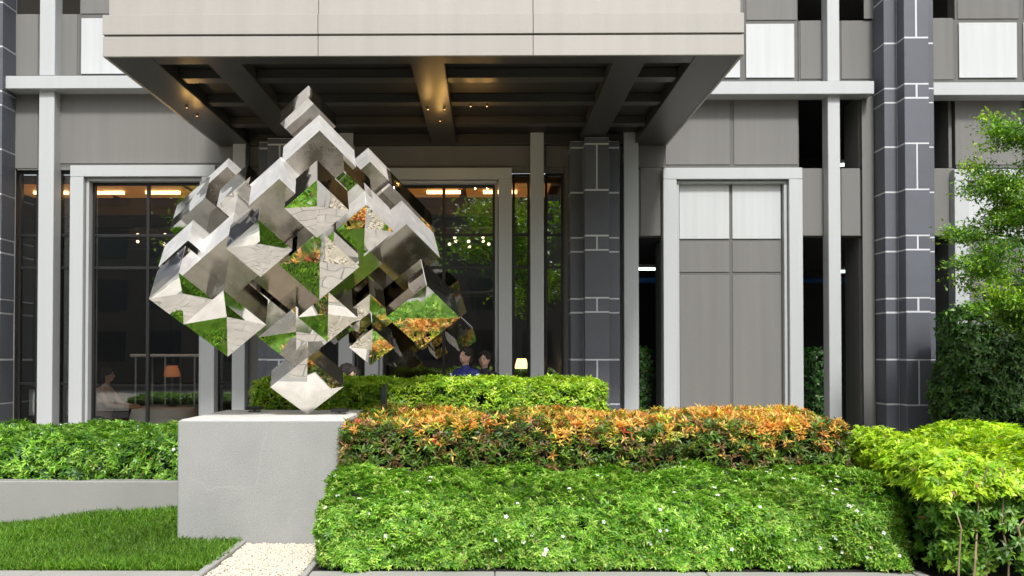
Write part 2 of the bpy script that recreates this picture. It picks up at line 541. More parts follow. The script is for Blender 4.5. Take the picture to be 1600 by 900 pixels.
T1, T2, T3 = fz(366), fz(417), fz(600)
a, b_, z = surround(108, 335, 258); glazing(a, b_, .05, z, (fx(228),), (T1, T2))
a, b_, z = surround(570, 800, 262); glazing(a, b_, .05, z, (fx(693),), (T1, T2, fz(456)))
a, b_, z = surround(1037, 1255, 262)
# blind bay: white and grey infill panels inside the surround
ym = FY + .03
xm = fx(1143); gp = .022
MB().box(a, b_, ym + .012, ym + .09, 0, z).build('backing_panel', M['wall_dark'], bld)
for xa, xb in ((a + .02, xm - gp), (xm + gp, b_ - .02)):
    boxo('infill_panel', M['white_panel'], bld, xa, xb, ym - .006, ym + .011, fz(373, 1143), fz(285, 1143), .006)
    boxo('infill_panel', M['wall'], bld, xa, xb, ym, ym + .011, fz(425, 1143), fz(377, 1143), .006)
    boxo('infill_panel', M['wall'], bld, xa, xb, ym, ym + .011, 0, fz(430, 1143), .006)
a, b_, z = surround(1493, 1711, 264)
MB().box(a, b_, ym + .012, ym + .09, 0, z).build('backing_panel', M['wall_dark'], bld)
xm = (a + b_) / 2
for xa, xb in ((a + .02, xm - gp), (xm + gp, b_ - .02)):
    boxo('infill_panel', M['white_panel'], bld, xa, xb, ym - .006, ym + .011, fz(373, 1590), fz(285, 1590), .006)
    boxo('infill_panel', M['wall'], bld, xa, xb, ym, ym + .011, fz(425, 1590), fz(377, 1590), .006)
    boxo('infill_panel', M['wall'], bld, xa, xb, ym, ym + .011, 0, fz(430, 1590), .006)
# narrow windows beside the fins
for xa, xb, yt in ((25, 56, 266), (88, 110, 266), (337, 364, 262), (503, 528, 262), (552, 570, 262), (801, 828, 270), (852, 881, 270)):
    glazing(fx(xa), fx(xb), .05, fz(yt, xa), (), (T1, T2, T3), name='narrow_window')
for xa, xb in ((25, 60), (86, 110), (800, 830), (850, 881)):
    boxo('wall_panel', M['wall'], bld, fx(xa), fx(xb), FY + .01, FY + .06, fz(270 if xa > 700 else 266, xa) + .003, fz(261, xa), .003)

# ---- dining room behind the glass, open service void behind the right-hand bays
DX0, DX1, DB = fx(-60), fx(893), 20.0
CE = 4.12
boxo('room_floor', M['floor_in'], bld, DX0, DX1, FY + .14, DB, -.02, .012, 0)
boxo('room_back_wall', M['wood'], bld, DX0, DX1, DB, DB + .1, 0, CE, 0)
boxo('room_side_wall', M['wood'], bld, DX0 - .1, DX0, FY + .14, DB, 0, CE, 0)
boxo('room_side_wall', M['wood'], bld, DX1, DX1 + .1, FY + .2, DB, 0, CE, 0)
boxo('room_ceiling', M['ceil_in'], bld, DX0, DX1, FY + .22, DB, CE, CE + .1, 0)
for y in (13.35, 14.6, 16.0, 17.4):
    boxo('ceiling_beam', M['wood'], bld, DX0, DX1, y, y + .22, CE - .3, CE - .002, .004)
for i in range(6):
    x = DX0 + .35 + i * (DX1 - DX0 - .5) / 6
    boxo('ceiling_glow_panel', M['amber'], bld, x, x + (DX1 - DX0 - .5) / 6 - .12, FY + .35, 13.3, CE - .03, CE - .003, .004)  # added glow in place of the lamplit ceiling near the glass
for i in range(9):
    x = DX0 + .9 + i * (DX1 - DX0 - 1.4) / 8.6
    for y in (12.72, 15.2):
        boxo('ceiling_lamp', M['warm'], bld, x - .26, x + .26, y, y + .07, CE - .075, CE - .032, 0)
boxo('balcony_rail', M['wood'], bld, fx(560), fx(880), 15.2, 15.3, 2.62, 2.78, .005)
for i in range(16):
    x = DX0 + .3 + i * (DX1 - DX0) / 16
    boxo('back_panel', M['wood'] if i % 3 else M['wall_dark'], bld, x, x + .42, DB - .06, DB - .002, .9, 3.6, .01)
for px0, px1 in ((29, 53), (90, 109)):
    boxo('low_screen', M['white_panel'], bld, fx(px0), fx(px1), FY + .3, FY + .34, fz(652), fz(610), .004)

VX0, VX1, VB = fx(978), fx(1960), 17.0
boxo('void_back_wall', M['void'], bld, VX0 - .8, VX1, VB, VB + .1, 0, TOP, 0)
boxo('void_ceiling', M['void'], bld, VX0 - .8, VX1, FY + .22, VB, 5.6, 5.7, 0)
boxo('void_floor', M['void'], bld, VX0 - .8, VX1, FY + .22, VB, -.02, .01, 0)
boxo('void_side_wall', M['void'], bld, VX0 - .72, VX0 - .62, FY + .22, VB, 0, 5.6, 0)
boxo('void_slab', M['void'], bld, VX0 - .6, VX1, FY + .3, VB, fz(365), fz(268), 0)
for px, py, w in ((1020, 420, .30), (1326, 424, .14), (1478, 196, .12), (1324, 257, .10), (1018, 243, .30)):
    p = at(px, py, 13.4)
    boxo('tube_lamp', M['tubelight'], bld, p.x - w, p.x + w, 13.4, 13.46, p.z - .02, p.z + .02, 0)
    boxo('tube_lamp', M['white_panel'], bld, p.x - w, p.x + w, 13.38, 13.48, p.z + .022, p.z + .07, 0)
pz = at(1140, 438, 14).z
MB().tube([(VX0 - .5, 14, pz), (VX1 - .1, 14, pz)], .05).build('service_pipe', M['blue_pipe'], bld)
for i in range(5):
    p0 = at(1472, 470 + i * 10, 13.2)
    boxo('louvre', M['planter'], bld, p0.x - .35, p0.x + .6, 13.2, 13.26, p0.z - .035, p0.z + .03, .004)
# deep reveals of the open bays
for xa, xb in ((1346, 1350), (1249, 1252), (1036, 1040), (1488, 1493)):
    boxo('reveal', M['wall'], bld, fx(xa), fx(xb), FY + .07, FY + .55, 0, fz(371), 0)
    boxo('reveal', M['wall'], bld, fx(xa), fx(xb), FY + .07, FY + .55, fz(262), fz(150), 0)

# ------------------------------------------------------------------ clad columns
ROWS = [800, 702, 632, 562, 488, 466, 392, 370, 299, 228, 158, 136, 65, -5, -28, -100]
VJ = {1: 0, 2: 1, 3: 0, 4: 1, 5: 0, 6: 1, 7: 0, 8: 1, 9: 0, 10: 1, 11: 0, 12: 1, 13: 0, 14: 1}


def column(pc, label, ztop):
    Yf, Ys, hw, hf, gp = 11.45, 11.66, .345, .168, .0105
    xc = at(pc, 450, Yf).x
    e = empty('stone_clad_column', (xc, Ys, 0), label, 'column', 'slate clad columns along the facade')
    i_ = .004
    MB().box(xc - hw + i_, xc + hw - i_, Ys + i_, FY + .02, 0, ztop - .004).box(xc - hf + i_, xc + hf - i_, Yf + i_, Ys + i_ - .002, 0, ztop - .006).build('joint_core', M['mortar'], e)
    zs = [max(0, fz(r, 762, Yf + .1)) for r in ROWS]
    v = 0
    for k in range(len(ROWS) - 1):
        z0, z1 = zs[k] + gp, min(zs[k + 1], ztop) - gp
        if z1 - z0 < .03: continue
        split = k in (2, 4, 6, 8, 10, 12)
        j = lambda: random.uniform(-.003, .003)
        if split:
            y = Yf + j()
            boxo('block', M['block'], e, xc - hf, xc - gp, y, Ys, z0, z1, .004)
            boxo('block', M['block'], e, xc + gp, xc + hf, y, Ys, z0, z1, .004)
        else:
            boxo('block', M['block'], e, xc - hf, xc + hf, Yf + j(), Ys, z0, z1, .004)
        boxo('block', M['block'], e, xc - hw + j(), xc - hf - .001, Ys + j(), FY - .005, z0, z1, .004)
        boxo('block', M['block'], e, xc + hf + .001, xc + hw + j(), Ys + j(), FY - .005, z0, z1, .004)


CZ = at(660, 87, 8.35).z
column(1435, 'tall slate block column standing clear beside the tree, right of the canopy', TOP + .25)
column(933, 'slate block column under the right rear corner of the canopy', CZ - .01)
column(436, 'slate block column under the canopy, mostly hidden behind the mirror sculpture', CZ - .01)
column(-52, 'slate block column cut off at the left edge of the picture', TOP + .25)

# ------------------------------------------------------------------ canopy
CY0, CY1 = 8.35, 11.99
can = empty('entrance_canopy', (0, CY0, CZ), 'large champagne metal entrance canopy with dark coffered underside', 'canopy')
cx0, cx1 = at(160, 87, CY0).x, at(1163, 88, CY0).x
z1 = at(660, 55.5, CY0).z; z2 = at(660, 53, CY0).z; z3 = at(660, 22, CY0).z
j1, j2 = at(497, 40, CY0).x, at(833, 40, CY0).x
ctop = z3 + 1.1
for xa, xb in ((cx0, j1), (j1, j2), (j2, cx1)):
    xa += .0025; xb -= .0025
    boxo('fascia_panel', M['fascia'], can, xa, xb, CY0, CY0 + .03, CZ, z1, .003)
    boxo('fascia_panel', M['fascia'], can, xa, xb, CY0 - .01, CY0 + .03, z2, z3, .003)
    boxo('fascia_panel', M['fascia'], can, max(xa, cx0 + .055), min(xb, cx1 - .03), CY0 + .02, CY0 + .06, z3 + .002, ctop, .003)
for s, x in ((1, cx0), (-1, cx1)):
    xa, xb = sorted((x, x + s * .03))
    boxo('fascia_panel', M['fascia'], can, xa, xb, CY0 + .032, CY1, CZ, z1, .003)
    boxo('fascia_panel', M['fascia'], can, xa, xb, CY0 + .032, CY1, z2, z3, .003)
    xa, xb = sorted((x + s * .055, x + s * .085))
    boxo('fascia_panel', M['fascia'], can, xa, xb, CY0 + .062, CY1, z3 + .002, ctop, .003)
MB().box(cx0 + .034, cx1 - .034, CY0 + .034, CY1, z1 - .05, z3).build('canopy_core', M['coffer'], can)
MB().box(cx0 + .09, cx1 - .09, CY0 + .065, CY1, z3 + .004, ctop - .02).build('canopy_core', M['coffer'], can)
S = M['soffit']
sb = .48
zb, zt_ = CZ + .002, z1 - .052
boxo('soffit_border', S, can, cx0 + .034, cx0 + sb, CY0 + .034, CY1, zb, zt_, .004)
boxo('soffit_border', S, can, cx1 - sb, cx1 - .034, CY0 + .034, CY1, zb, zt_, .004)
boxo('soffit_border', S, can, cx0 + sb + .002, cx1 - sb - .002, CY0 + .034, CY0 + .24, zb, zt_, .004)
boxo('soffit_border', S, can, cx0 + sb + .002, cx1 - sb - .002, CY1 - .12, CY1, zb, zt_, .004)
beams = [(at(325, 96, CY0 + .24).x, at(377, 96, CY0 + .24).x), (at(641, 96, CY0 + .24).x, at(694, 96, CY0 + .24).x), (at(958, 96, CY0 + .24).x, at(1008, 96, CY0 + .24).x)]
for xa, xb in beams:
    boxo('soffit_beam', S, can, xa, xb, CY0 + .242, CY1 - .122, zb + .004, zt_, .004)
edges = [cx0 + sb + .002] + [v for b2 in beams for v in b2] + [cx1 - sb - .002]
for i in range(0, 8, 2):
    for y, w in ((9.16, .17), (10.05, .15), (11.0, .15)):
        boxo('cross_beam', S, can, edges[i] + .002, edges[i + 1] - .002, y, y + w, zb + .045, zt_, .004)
# small warm surface lamps under the soffit
mb = beams[1]
bxm = (mb[0] + mb[1]) / 2
for i, (x, y) in enumerate(((bxm - .10, 10.1), (bxm + .10, 10.1), (bxm + .02, 10.6), (bxm + .42, 10.12), (bxm + .62, 10.12), (cx0 + .26, 10.0), (cx0 + .26, 10.35))):
    z_ = zb + (.045 if abs(x - bxm) > .3 and x > bxm else .002)
    o = MB().lathe((x, y, z_ - .03), [(.013, 0), (.016, .006), (.016, .03)], 12).build('downlight', M['post'], can)
    MB().lathe((x, y, z_ - .033), [(.010, 0), (.010, .003)], 12).build('bulb', M['spot'], o)
    ld = bpy.data.lights.new('soffit_fill_light', 'POINT'); ld.energy = 1.5; ld.color = (1, .56, .16); ld.shadow_soft_size = .012  # added light hanging free below the bulb, warms the soffit from beneath
    lo = bpy.data.objects.new('soffit_fill_light', ld); COL.objects.link(lo); lo.location = (x, y, z_ - .24); adopt(lo, can)


# ------------------------------------------------------------------ vegetation helpers
def lumps(P, seed, amp, freq):
    r = np.random.default_rng(seed)
    out = np.zeros(len(P))
    for o in range(3):
        for _ in range(4):
            k = r.normal(size=3); k /= np.linalg.norm(k)
            out += np.sin(P @ k * freq * (1.9 ** o) + r.uniform(0, 6.28)) / (1.6 ** o)
    return out * amp / 3.2


def unit(v): return v / np.maximum(np.linalg.norm(v, axis=1, keepdims=True), 1e-9)


def leaf_mesh(name, base, direc, up, length, width, cols, mat_, parent=None, fold=.25, droop=.25, **t):
    """folded, drooping leaf blades: 6 vertices and 4 triangles each"""
    n = len(base)
    d = unit(direc)
    side = unit(np.cross(d, up + 1e-4))
    nrm = unit(np.cross(side, d))
    L = length[:, None]; W = width[:, None]
    mid = base + d * L * .5
    tip = base + d * L - nrm * L * droop
    mid = mid + nrm * L * .06
    l1 = base + d * L * .42 + side * W * .5 + nrm * W * fold
    r1 = base + d * L * .42 - side * W * .5 + nrm * W * fold
    V = np.stack([base, l1, mid, r1, tip], 1).reshape(-1, 3)
    o = (np.arange(n) * 5)[:, None]
    Fc = np.stack([o + np.array([0, 2, 1]), o + np.array([0, 3, 2]), o + np.array([1, 2, 4]), o + np.array([2, 3, 4])], 1).reshape(-1, 3)
    return tri_mesh(name, V, Fc, np.repeat(cols, 5, axis=0), mat_, parent, **t)


def tri_mesh(name, V, Fc, C, mat_, parent=None, **t):
    me = bpy.data.meshes.new(name)
    me.vertices.add(len(V)); me.vertices.foreach_set('co', np.ascontiguousarray(V, dtype=np.float32).ravel())
    me.loops.add(Fc.size); me.loops.foreach_set('vertex_index', np.ascontiguousarray(Fc, dtype=np.int32).ravel())
    me.polygons.add(len(Fc))
    me.polygons.foreach_set('loop_start', np.arange(0, Fc.size, 3, dtype=np.int32))
    me.update(calc_edges=True)
    if C is not None:
        ca = me.color_attributes.new('col', 'FLOAT_COLOR', 'POINT')
        ca.data.foreach_set('color', np.concatenate([C, np.ones((len(C), 1))], 1).astype(np.float32).ravel())
    me.materials.append(mat_)
    o = bpy.data.objects.new(name, me); COL.objects.link(o)
    if parent is not None: adopt(o, parent)
    return tag(o, **t)


def shell(box, n, seed, amp=.05, freq=7., faces='TFLR', topz=None, rnd=.12):
    """random points with outward normals on the lumpy rounded skin of a hedge"""
    x0, x1, y0, y1, z0, z1 = box
    r = np.random.default_rng(seed)
    areas = {'T': (x1 - x0) * (y1 - y0), 'F': (x1 - x0) * (z1 - z0), 'B': (x1 - x0) * (z1 - z0), 'L': (y1 - y0) * (z1 - z0), 'R': (y1 - y0) * (z1 - z0)}
    tot = sum(areas[f] for f in faces)
    Ps = []
    for f in faces:
        k = int(n * areas[f] / tot)
        u, v = r.random(k), r.random(k)
        X, Y, Z = x0 + (x1 - x0) * u, y0 + (y1 - y0) * v, z0 + (z1 - z0) * v
        if f == 'T': p = np.stack([X, Y, np.full(k, z1)], 1)
        elif f == 'F': p = np.stack([X, np.full(k, y0), Z], 1)
        elif f == 'B': p = np.stack([X, np.full(k, y1), Z], 1)
        elif f == 'L': p = np.stack([np.full(k, x0), y0 + (y1 - y0) * u, Z], 1)
        else: p = np.stack([np.full(k, x1), y0 + (y1 - y0) * u, Z], 1)
        Ps.append(p)
    P = np.concatenate(Ps)
    # round the box: pull to the inner box, then push out by the corner radius
    q = np.stack([np.clip(P[:, 0], x0 + rnd, x1 - rnd), np.clip(P[:, 1], y0 + rnd, y1 - rnd), np.minimum(P[:, 2], z1 - rnd)], 1)
    N = unit(P - q + 1e-6)
    P = q + N * rnd
    if topz is not None:
        P[:, 2] = z0 + (P[:, 2] - z0) * (topz(P[:, 0], P[:, 1]) - z0) / (z1 - z0)
    P = P + N * lumps(P, seed + 1, amp, freq)[:, None]
    return P, N


def hedge_foliage(name, P, N, seed, per, ln, wd, palette, mat_, parent, upb=.55, spread=1.0, inward=.06, droop=.25, fold=.25, top_tip=None):
    r = np.random.default_rng(seed)
    n = len(P)
    P = P - N * (r.random((n, 1)) ** 1.5) * inward
    axis = unit(N * .7 + np.array([0, 0, upb]) + r.normal(size=(n, 3)) * .35)
    t1 = unit(np.cross(axis, r.normal(size=(n, 3)))); t2 = np.cross(axis, t1)
    ph = r.random(n) * 6.28
    B, D, U, Cc, Ls = [], [], [], [], []
    pal = np.array(palette)
    w = lumps(P, seed + 5, 1.0, 3.2)
    ci = r.integers(0, len(pal), n)
    shoot = pal[ci] * (1 + .18 * np.tanh(w)[:, None]) * r.uniform(.75, 1.25, (n, 1))
    if top_tip is not None:
        shoot = top_tip(P, N, shoot, r)
    for k in range(per):
        a = ph + k * 2.4 + r.normal(size=n) * .2
        rad = (t1 * np.cos(a)[:, None] + t2 * np.sin(a)[:, None])
        el = r.uniform(.15, .9, (n, 1))
        d = unit(rad * spread + axis * el)
        B.append(P + axis * (k / per) * ln * .5 - axis * ln * .3)
        D.append(d); U.append(axis)
        cc = shoot * r.uniform(.8, 1.2, (n, 1))
        dead = r.random(n) < .012
        cc[dead] = np.array([.26, .15, .05]) * r.uniform(.6, 1.3, (int(dead.sum()), 1))
        Cc.append(cc); Ls.append(ln * r.uniform(.6, 1.15, n))
    B, D, U, Cc, Ls = (np.concatenate(v) for v in (B, D, U, Cc, Ls))
    return leaf_mesh(name, B, D, U, Ls, Ls * wd, np.clip(Cc, 0, 1), mat_, parent, fold, droop)


def stems(parent, box, n, rad, seed, zt, name='stem', m='twig'):
    r = random.Random(seed)
    for _ in range(n):
        x, y = r.uniform(box[0], box[1]), r.uniform(box[2], box[3])
        pts = [(x, y, box[4])]
        for k in range(1, 5):
            pts.append((x + r.uniform(-.05, .05) * k * .6, y + r.uniform(-.05, .05) * k * .5, box[4] + (zt - box[4]) * k / 4))
        MB().tube(pts, [rad * (1 - .14 * i) for i in range(5)], 6).build(name, M[m], parent)


GREEN = [(.15, .35, .032), (.23, .46, .045), (.33, .55, .075), (.10, .26, .024), (.41, .60, .11)]
LIME = [(.46, .66, .03), (.56, .74, .05), (.37, .58, .035), (.26, .47, .03)]
YGREEN = [(.26, .45, .03), (.38, .56, .045), (.17, .34, .025), (.48, .62, .06)]
DARK = [(.028, .085, .018), (.04, .12, .022), (.055, .15, .03), (.022, .065, .014)]
TREE = [(.18, .38, .03), (.27, .48, .04), (.11, .27, .022), (.38, .55, .06)]

flower_me = None


def flowers(parent, P, N, n, seed):
    """five-petalled white flowers resting on the leaves, one object each"""
    global flower_me
    if flower_me is None:
        b = MB()
        for k in range(5):
            t = 2 * math.pi * k / 5
            c, s = math.cos(t), math.sin(t)
            q = lambda a, w, z: (a * c - w * s, a * s + w * c, z)
            b.add([q(.002, 0, 0), q(.011, .007, .004), q(.021, 0, .001), q(.011, -.007, .004)], [(0, 1, 2), (0, 2, 3)])
        flower_me = bpy.data.meshes.new('flower'); flower_me.from_pydata(b.v, [], b.f); flower_me.materials.append(M['petal'])
    r = random.Random(seed)
    for i in r.sample(range(len(P)), n):
        o = bpy.data.objects.new('flower', flower_me); COL.objects.link(o)
        o.parent = parent
        nn = Vector(N[i]) + Vector((r.uniform(-.3, .3), -.4, .5))
        o.rotation_euler = nn.to_track_quat('Z', 'Y').to_euler()
        o.location = Vector(P[i]) + Vector(N[i]) * .012 - parent.location
        s = r.uniform(.6, 1.0); o.scale = (s, s, s)


# ------------------------------------------------------------------ planting beds
# lawn with a gentle mound, kerb, gravel path
WY = 7.3
PLX0, PLX1, PLY0, PLY1, PLZ = at(277, 750, 6.8).x, at(541, 750, 6.8).x, 6.8, 8.05, at(400, 657, 6.8).z


def lawn_z(x, y):
    s = np.clip((x + 4.5) / 1.9, 0, 1)
    t = np.clip((y - 6.72) / (WY - 6.72), 0, 1)
    return t * (.02 + .19 * s)


PE = at(385, 848, 6.8).x        # path edge
nx, ny = 60, 30
gx = np.linspace(-7.5, PE - .03, nx); gy = np.linspace(5.97, WY + .05, ny)
GX, GY = np.meshgrid(gx, gy, indexing='ij')
V = np.stack([GX.ravel(), GY.ravel(), lawn_z(GX.ravel(), GY.ravel())], 1)
idx = np.arange(nx * ny).reshape(nx, ny)
q = np.stack([idx[:-1, :-1], idx[1:, :-1], idx[1:, 1:], idx[:-1, 1:]], -1).reshape(-1, 4)
Fc = np.concatenate([q[:, [0, 1, 2]], q[:, [0, 2, 3]]])
tri_mesh('lawn', V, Fc, None, M['earth'], kind='structure')
n = 62000
x = RNG.uniform(-5.6, PE - .04, n); y = 5.975 + (WY - 5.975) * RNG.random(n)
keep = ~((x > PLX0 - .005) & (y > PLY0 - .005)); x, y = x[keep], y[keep]
nb = len(x)
base = np.stack([x, y, lawn_z(x, y)], 1)
lean = RNG.normal(size=(nb, 2)) * .38 + np.stack([np.sin(x * 9 + y * 5), np.cos(x * 6 - y * 8)], 1) * .14
dirv = unit(np.concatenate([lean, np.ones((nb, 1))], 1))
ln = RNG.uniform(.045, .095, nb) * (1 + .25 * np.sin(x * 5) * np.cos(y * 7))
gp_ = np.array([(.13, .30, .02), (.175, .37, .03), (.09, .23, .016), (.26, .43, .045), (.20, .24, .06)])
ci = RNG.choice(5, nb, p=[.33, .3, .22, .12, .03])
pat = 1 + .22 * np.sin(x * 2.1 + 1) * np.cos(y * 3.3)
gcol = gp_[ci] * RNG.uniform(.75, 1.25, (nb, 1)) * pat[:, None]
ang = RNG.random(nb) * 6.28
leaf_mesh('grass', base, dirv, np.stack([np.cos(ang), np.sin(ang), np.zeros(nb)], 1), ln, np.full(nb, .006), gcol, M['grass'], None, .1, .3,
          label='short green grass of the sloping lawn beside the plinth', cat='grass', kind='stuff')

kz = .012
kx = -8.0
for i, (a, b_) in enumerate(((-8, -6.2), (-6.2, -4.4), (-4.4, -3.2), (-3.2, PE - .07))):
    boxo('kerb_stone' if 0 else 'kerb', M['kerb'], None, a + .003, b_ - .003, 5.7, 5.965, -.1, kz, .006, kind='structure')
HX0, HX1 = at(487, 893, 5.97).x, 3.0
for a, b_ in ((HX0, .05), (.05, 1.55), (1.55, HX1)):
    boxo('kerb', M['kerb'], None, a + .003, b_ - .003, 5.7, 5.965, -.1, kz, .006, kind='structure')
boxo('kerb', M['kerb'], None, HX1 + .0, HX1 + .07, 3.6, 5.962, -.1, kz + .012, .006, kind='structure')
boxo('path_edging', M['kerb'], None, PE - .06, PE, 5.7, 6.79, -.1, .045, .006, kind='structure')
boxo('path_edging', M['kerb'], None, HX0 - .05, HX0 - .005, 5.7, 6.79, -.1, .02, .006, kind='structure')
MB().box(PE, HX0 - .05, 5.691, PLY0 + .05, -.1, .004).build('gravel_path', M['pebble'], kind='structure')
# pebbles
ico_v = []
t = (1 + 5 ** .5) / 2
ico_v = unit(np.array([(-1, t, 0), (1, t, 0), (-1, -t, 0), (1, -t, 0), (0, -1, t), (0, 1, t), (0, -1, -t), (0, 1, -t), (t, 0, -1), (t, 0, 1), (-t, 0, -1), (-t, 0, 1)], float))
ico_f = np.array([(0, 11, 5), (0, 5, 1), (0, 1, 7), (0, 7, 10), (0, 10, 11), (1, 5, 9), (5, 11, 4), (11, 10, 2), (10, 7, 6), (7, 1, 8), (3, 9, 4), (3, 4, 2), (3, 2, 6), (3, 6, 8), (3, 8, 9), (4, 9, 5), (2, 4, 11), (6, 2, 10), (8, 6, 7), (9, 8, 1)])


def pebbles(name, x0, x1, y0, y1, z, n, r0, r1, seed, parent=None, **tg):
    r = np.random.default_rng(seed)
    c = np.stack([r.uniform(x0, x1, n), r.uniform(y0, y1, n), z + r.uniform(0, .012, n)], 1)
    rad = r.uniform(r0, r1, n)[:, None, None]
    sc = r.uniform(.65, 1.2, (n, 1, 3)) * np.array([1, 1, .7])
    jit = 1 + r.normal(size=(n, 12, 1)) * .10
    V = (c[:, None, :] + ico_v[None] * rad * sc * jit).reshape(-1, 3)
    Fc = (ico_f[None] + (np.arange(n) * 12)[:, None, None]).reshape(-1, 3)
    return tri_mesh(name, V, Fc, None, M['pebble'], parent, **tg)


MB().box(PE, -1.38, 4.3, 5.69, -.1, -.004).build('added_gravel_apron', M['pebble'], kind='structure')  # out-of-view gravel, added so the mirror facets reflect cream
pebbles('pebbles', PE + .01, -1.40, 4.32, 5.68, .002, 3800, .010, .018, 4, label='cream pebbles of the out-of-view gravel strip added for the mirror reflections', cat='pebbles', kind='stuff')
MB().box(-1.36, 2.98, 3.9, 5.69, -.1, -.01).build('added_front_lawn', M['earth'], kind='structure')  # out-of-view grass bed, added so the mirror facets reflect green
nb = 26000
fb_ = np.stack([RNG.uniform(-1.35, 2.97, nb), RNG.uniform(3.92, 5.64, nb), np.full(nb, -.012)], 1)
fd_ = unit(np.concatenate([RNG.normal(size=(nb, 2)) * .45, np.ones((nb, 1))], 1))
fa = RNG.random(nb) * 6.28
leaf_mesh('grass', fb_, fd_, np.stack([np.cos(fa), np.sin(fa), np.zeros(nb)], 1), RNG.uniform(.04, .07, nb), np.full(nb, .014), np.array(GREEN)[RNG.integers(0, 5, nb)] * RNG.uniform(.7, 1.2, (nb, 1)),
          M['grass'], None, .1, .3, label='bright green grass strip out of view, added for the mirror reflections', cat='grass', kind='stuff')
pebbles('pebbles', PE + .008, HX0 - .058, 5.65, PLY0 - .012, .01, 5200, .007, .015, 3, label='cream pebbles filling the short path in front of the plinth', cat='pebbles', kind='stuff')

# plinth
pl = empty('sculpture_plinth', ((PLX0 + PLX1) / 2, (PLY0 + PLY1) / 2, 0), 'veined grey stone plinth carrying the mirror sculpture', 'plinth')
boxo('plinth_block', M['plinth'], pl, PLX0, PLX1, PLY0, PLY1, -.1, PLZ - .002, .010)
boxo('top_slab', M['plinth_top'], pl, PLX0 + .02, PLX1 - .02, PLY0 + .02, PLY1 - .02, PLZ - .01, PLZ + .006, .004)

# low planters
lp = empty('low_planter', (-4.9, WY, 0), 'long grey concrete planter with the flowering hedge, left of the plinth', 'planter')
boxo('front_wall', M['concrete'], lp, -9, PLX0 - .004, WY, WY + .14, -.1, at(120, 752, WY).z, .008)
boxo('soil_bed', M['soil'], lp, -9, PLX0 - .004, WY + .143, 9.4, -.1, at(120, 752, WY).z - .03, 0)
LPZ = at(120, 752, WY).z
op = empty('stone_planter', (.8, 6.6, 0), 'light stone planter box holding the orange tipped hedge', 'planter')
OX0, OX1, OY0, OY1, OZ = at(527, 735, 6.6).x, 2.84, 6.6, 7.95, at(600, 736, 6.6).z
boxo('front_wall', M['planter'], op, OX0, OX1, OY0, OY0 + .05, -.05, OZ, .005)
boxo('side_wall', M['planter'], op, OX0, OX0 + .05, OY0 + .052, 6.795, -.05, OZ, .005)
boxo('side_wall', M['planter'], op, OX1 - .05, OX1, OY0 + .052, OY1, -.05, OZ, .005)
boxo('back_wall', M['planter'], op, PLX1 + .02, OX1, OY1 + .002, OY1 + .05, -.05, OZ, .005)
boxo('soil_bed', M['soil'], op, PLX1 + .02, OX1 - .052, OY0 + .052, OY1, 0, OZ - .04, 0)
bp_ = empty('rear_planter', (-.6, 8.3, 0), 'stone planter behind the sculpture holding the yellow green hedge', 'planter')
boxo('planter_wall', M['planter'], bp_, at(385, 640, 8.3).x, 1.5, 8.2, 9.5, 0, .72, .006)
boxo('soil_bed', M['soil'], bp_, at(390, 640, 8.3).x, 1.45, 8.25, 9.45, .722, .73, 0)
MB().box(HX0 + .0, HX1 - .003, 5.967, 6.595, -.1, .006).build('soil_bed', M['soil'], kind='structure')
MB().box(HX1 + .075, 8.5, 3.6, 9.9, -.1, .010).build('soil_bed', M['soil'], kind='structure')

# ------------------------------------------------------------------ mirror sculpture
Y0s = 7.4
S0 = Vector(((480 - 762) / 1300 * Y0s, Y0s, PLZ + .004))
sz_ = 1.70 / 5
phi = R(12)
Rz = Matrix.Rotation(phi, 3, 'Z')
h3 = math.sqrt(1 / 3)
E1 = Rz @ Vector((-.70711, -.40825, h3)); E2 = Rz @ Vector((.70711, -.40825, h3)); E3 = Rz @ Vector((0, .81650, h3))
scu = empty('mirror_cube_sculpture', S0, 'polished steel sculpture of clustered mirror cubes balanced on one corner', 'sculpture')


def LP(i, j, k): return S0 + (E1 * i + E2 * j + E3 * k) * sz_


def cube(i1, j1, k0, a, dk=None, pyr=.0, m='mirror', b=None):
    """block whose front face (towards the viewer, leaning down) has its top corner at lattice (i1, j1, k0)"""
    dk = dk or a
    b = b or a
    i0, j0, k1 = i1 - b, j1 - a, k0 + dk
    c = [LP(i0, j0, k0), LP(i1, j0, k0), LP(i1, j1, k0), LP(i0, j1, k0), LP(i0, j0, k1), LP(i1, j0, k1), LP(i1, j1, k1), LP(i0, j1, k1)]
    # E1 x E2 is left-handed as seen from the front: wind so that the faces look outwards
    fs = [(4, 5, 6, 7), (0, 1, 5, 4), (1, 2, 6, 5), (2, 3, 7, 6), (3, 0, 4, 7)]
    b_ = MB().add(c, fs)
    if pyr == 0: b_.add([c[0], c[3], c[2], c[1]], [(0, 1, 2, 3)], 1)
    o = b_.build('mirror_block', [M[m], M[m if m in ('mirror', 'core') else 'flat']], scu, .0035 if pyr else 0)
    if pyr:
        ap = (c[0] + c[1] + c[2] + c[3]) / 4 - E3 * (pyr * sz_ * a)
        if pyr > 0:      # raised pyramid front
            MB().add([c[0], c[1], c[2], c[3], ap], [(0, 4, 1), (1, 4, 2), (2, 4, 3), (3, 4, 0)]).build('faceted_front', M['mirror'], o)
        else:            # sunk pyramid front
            MB().add([c[0], c[1], c[2], c[3], ap], [(0, 4, 1), (1, 4, 2), (2, 4, 3), (3, 4, 0)]).build('faceted_front', M['mirror'], o)
    return o


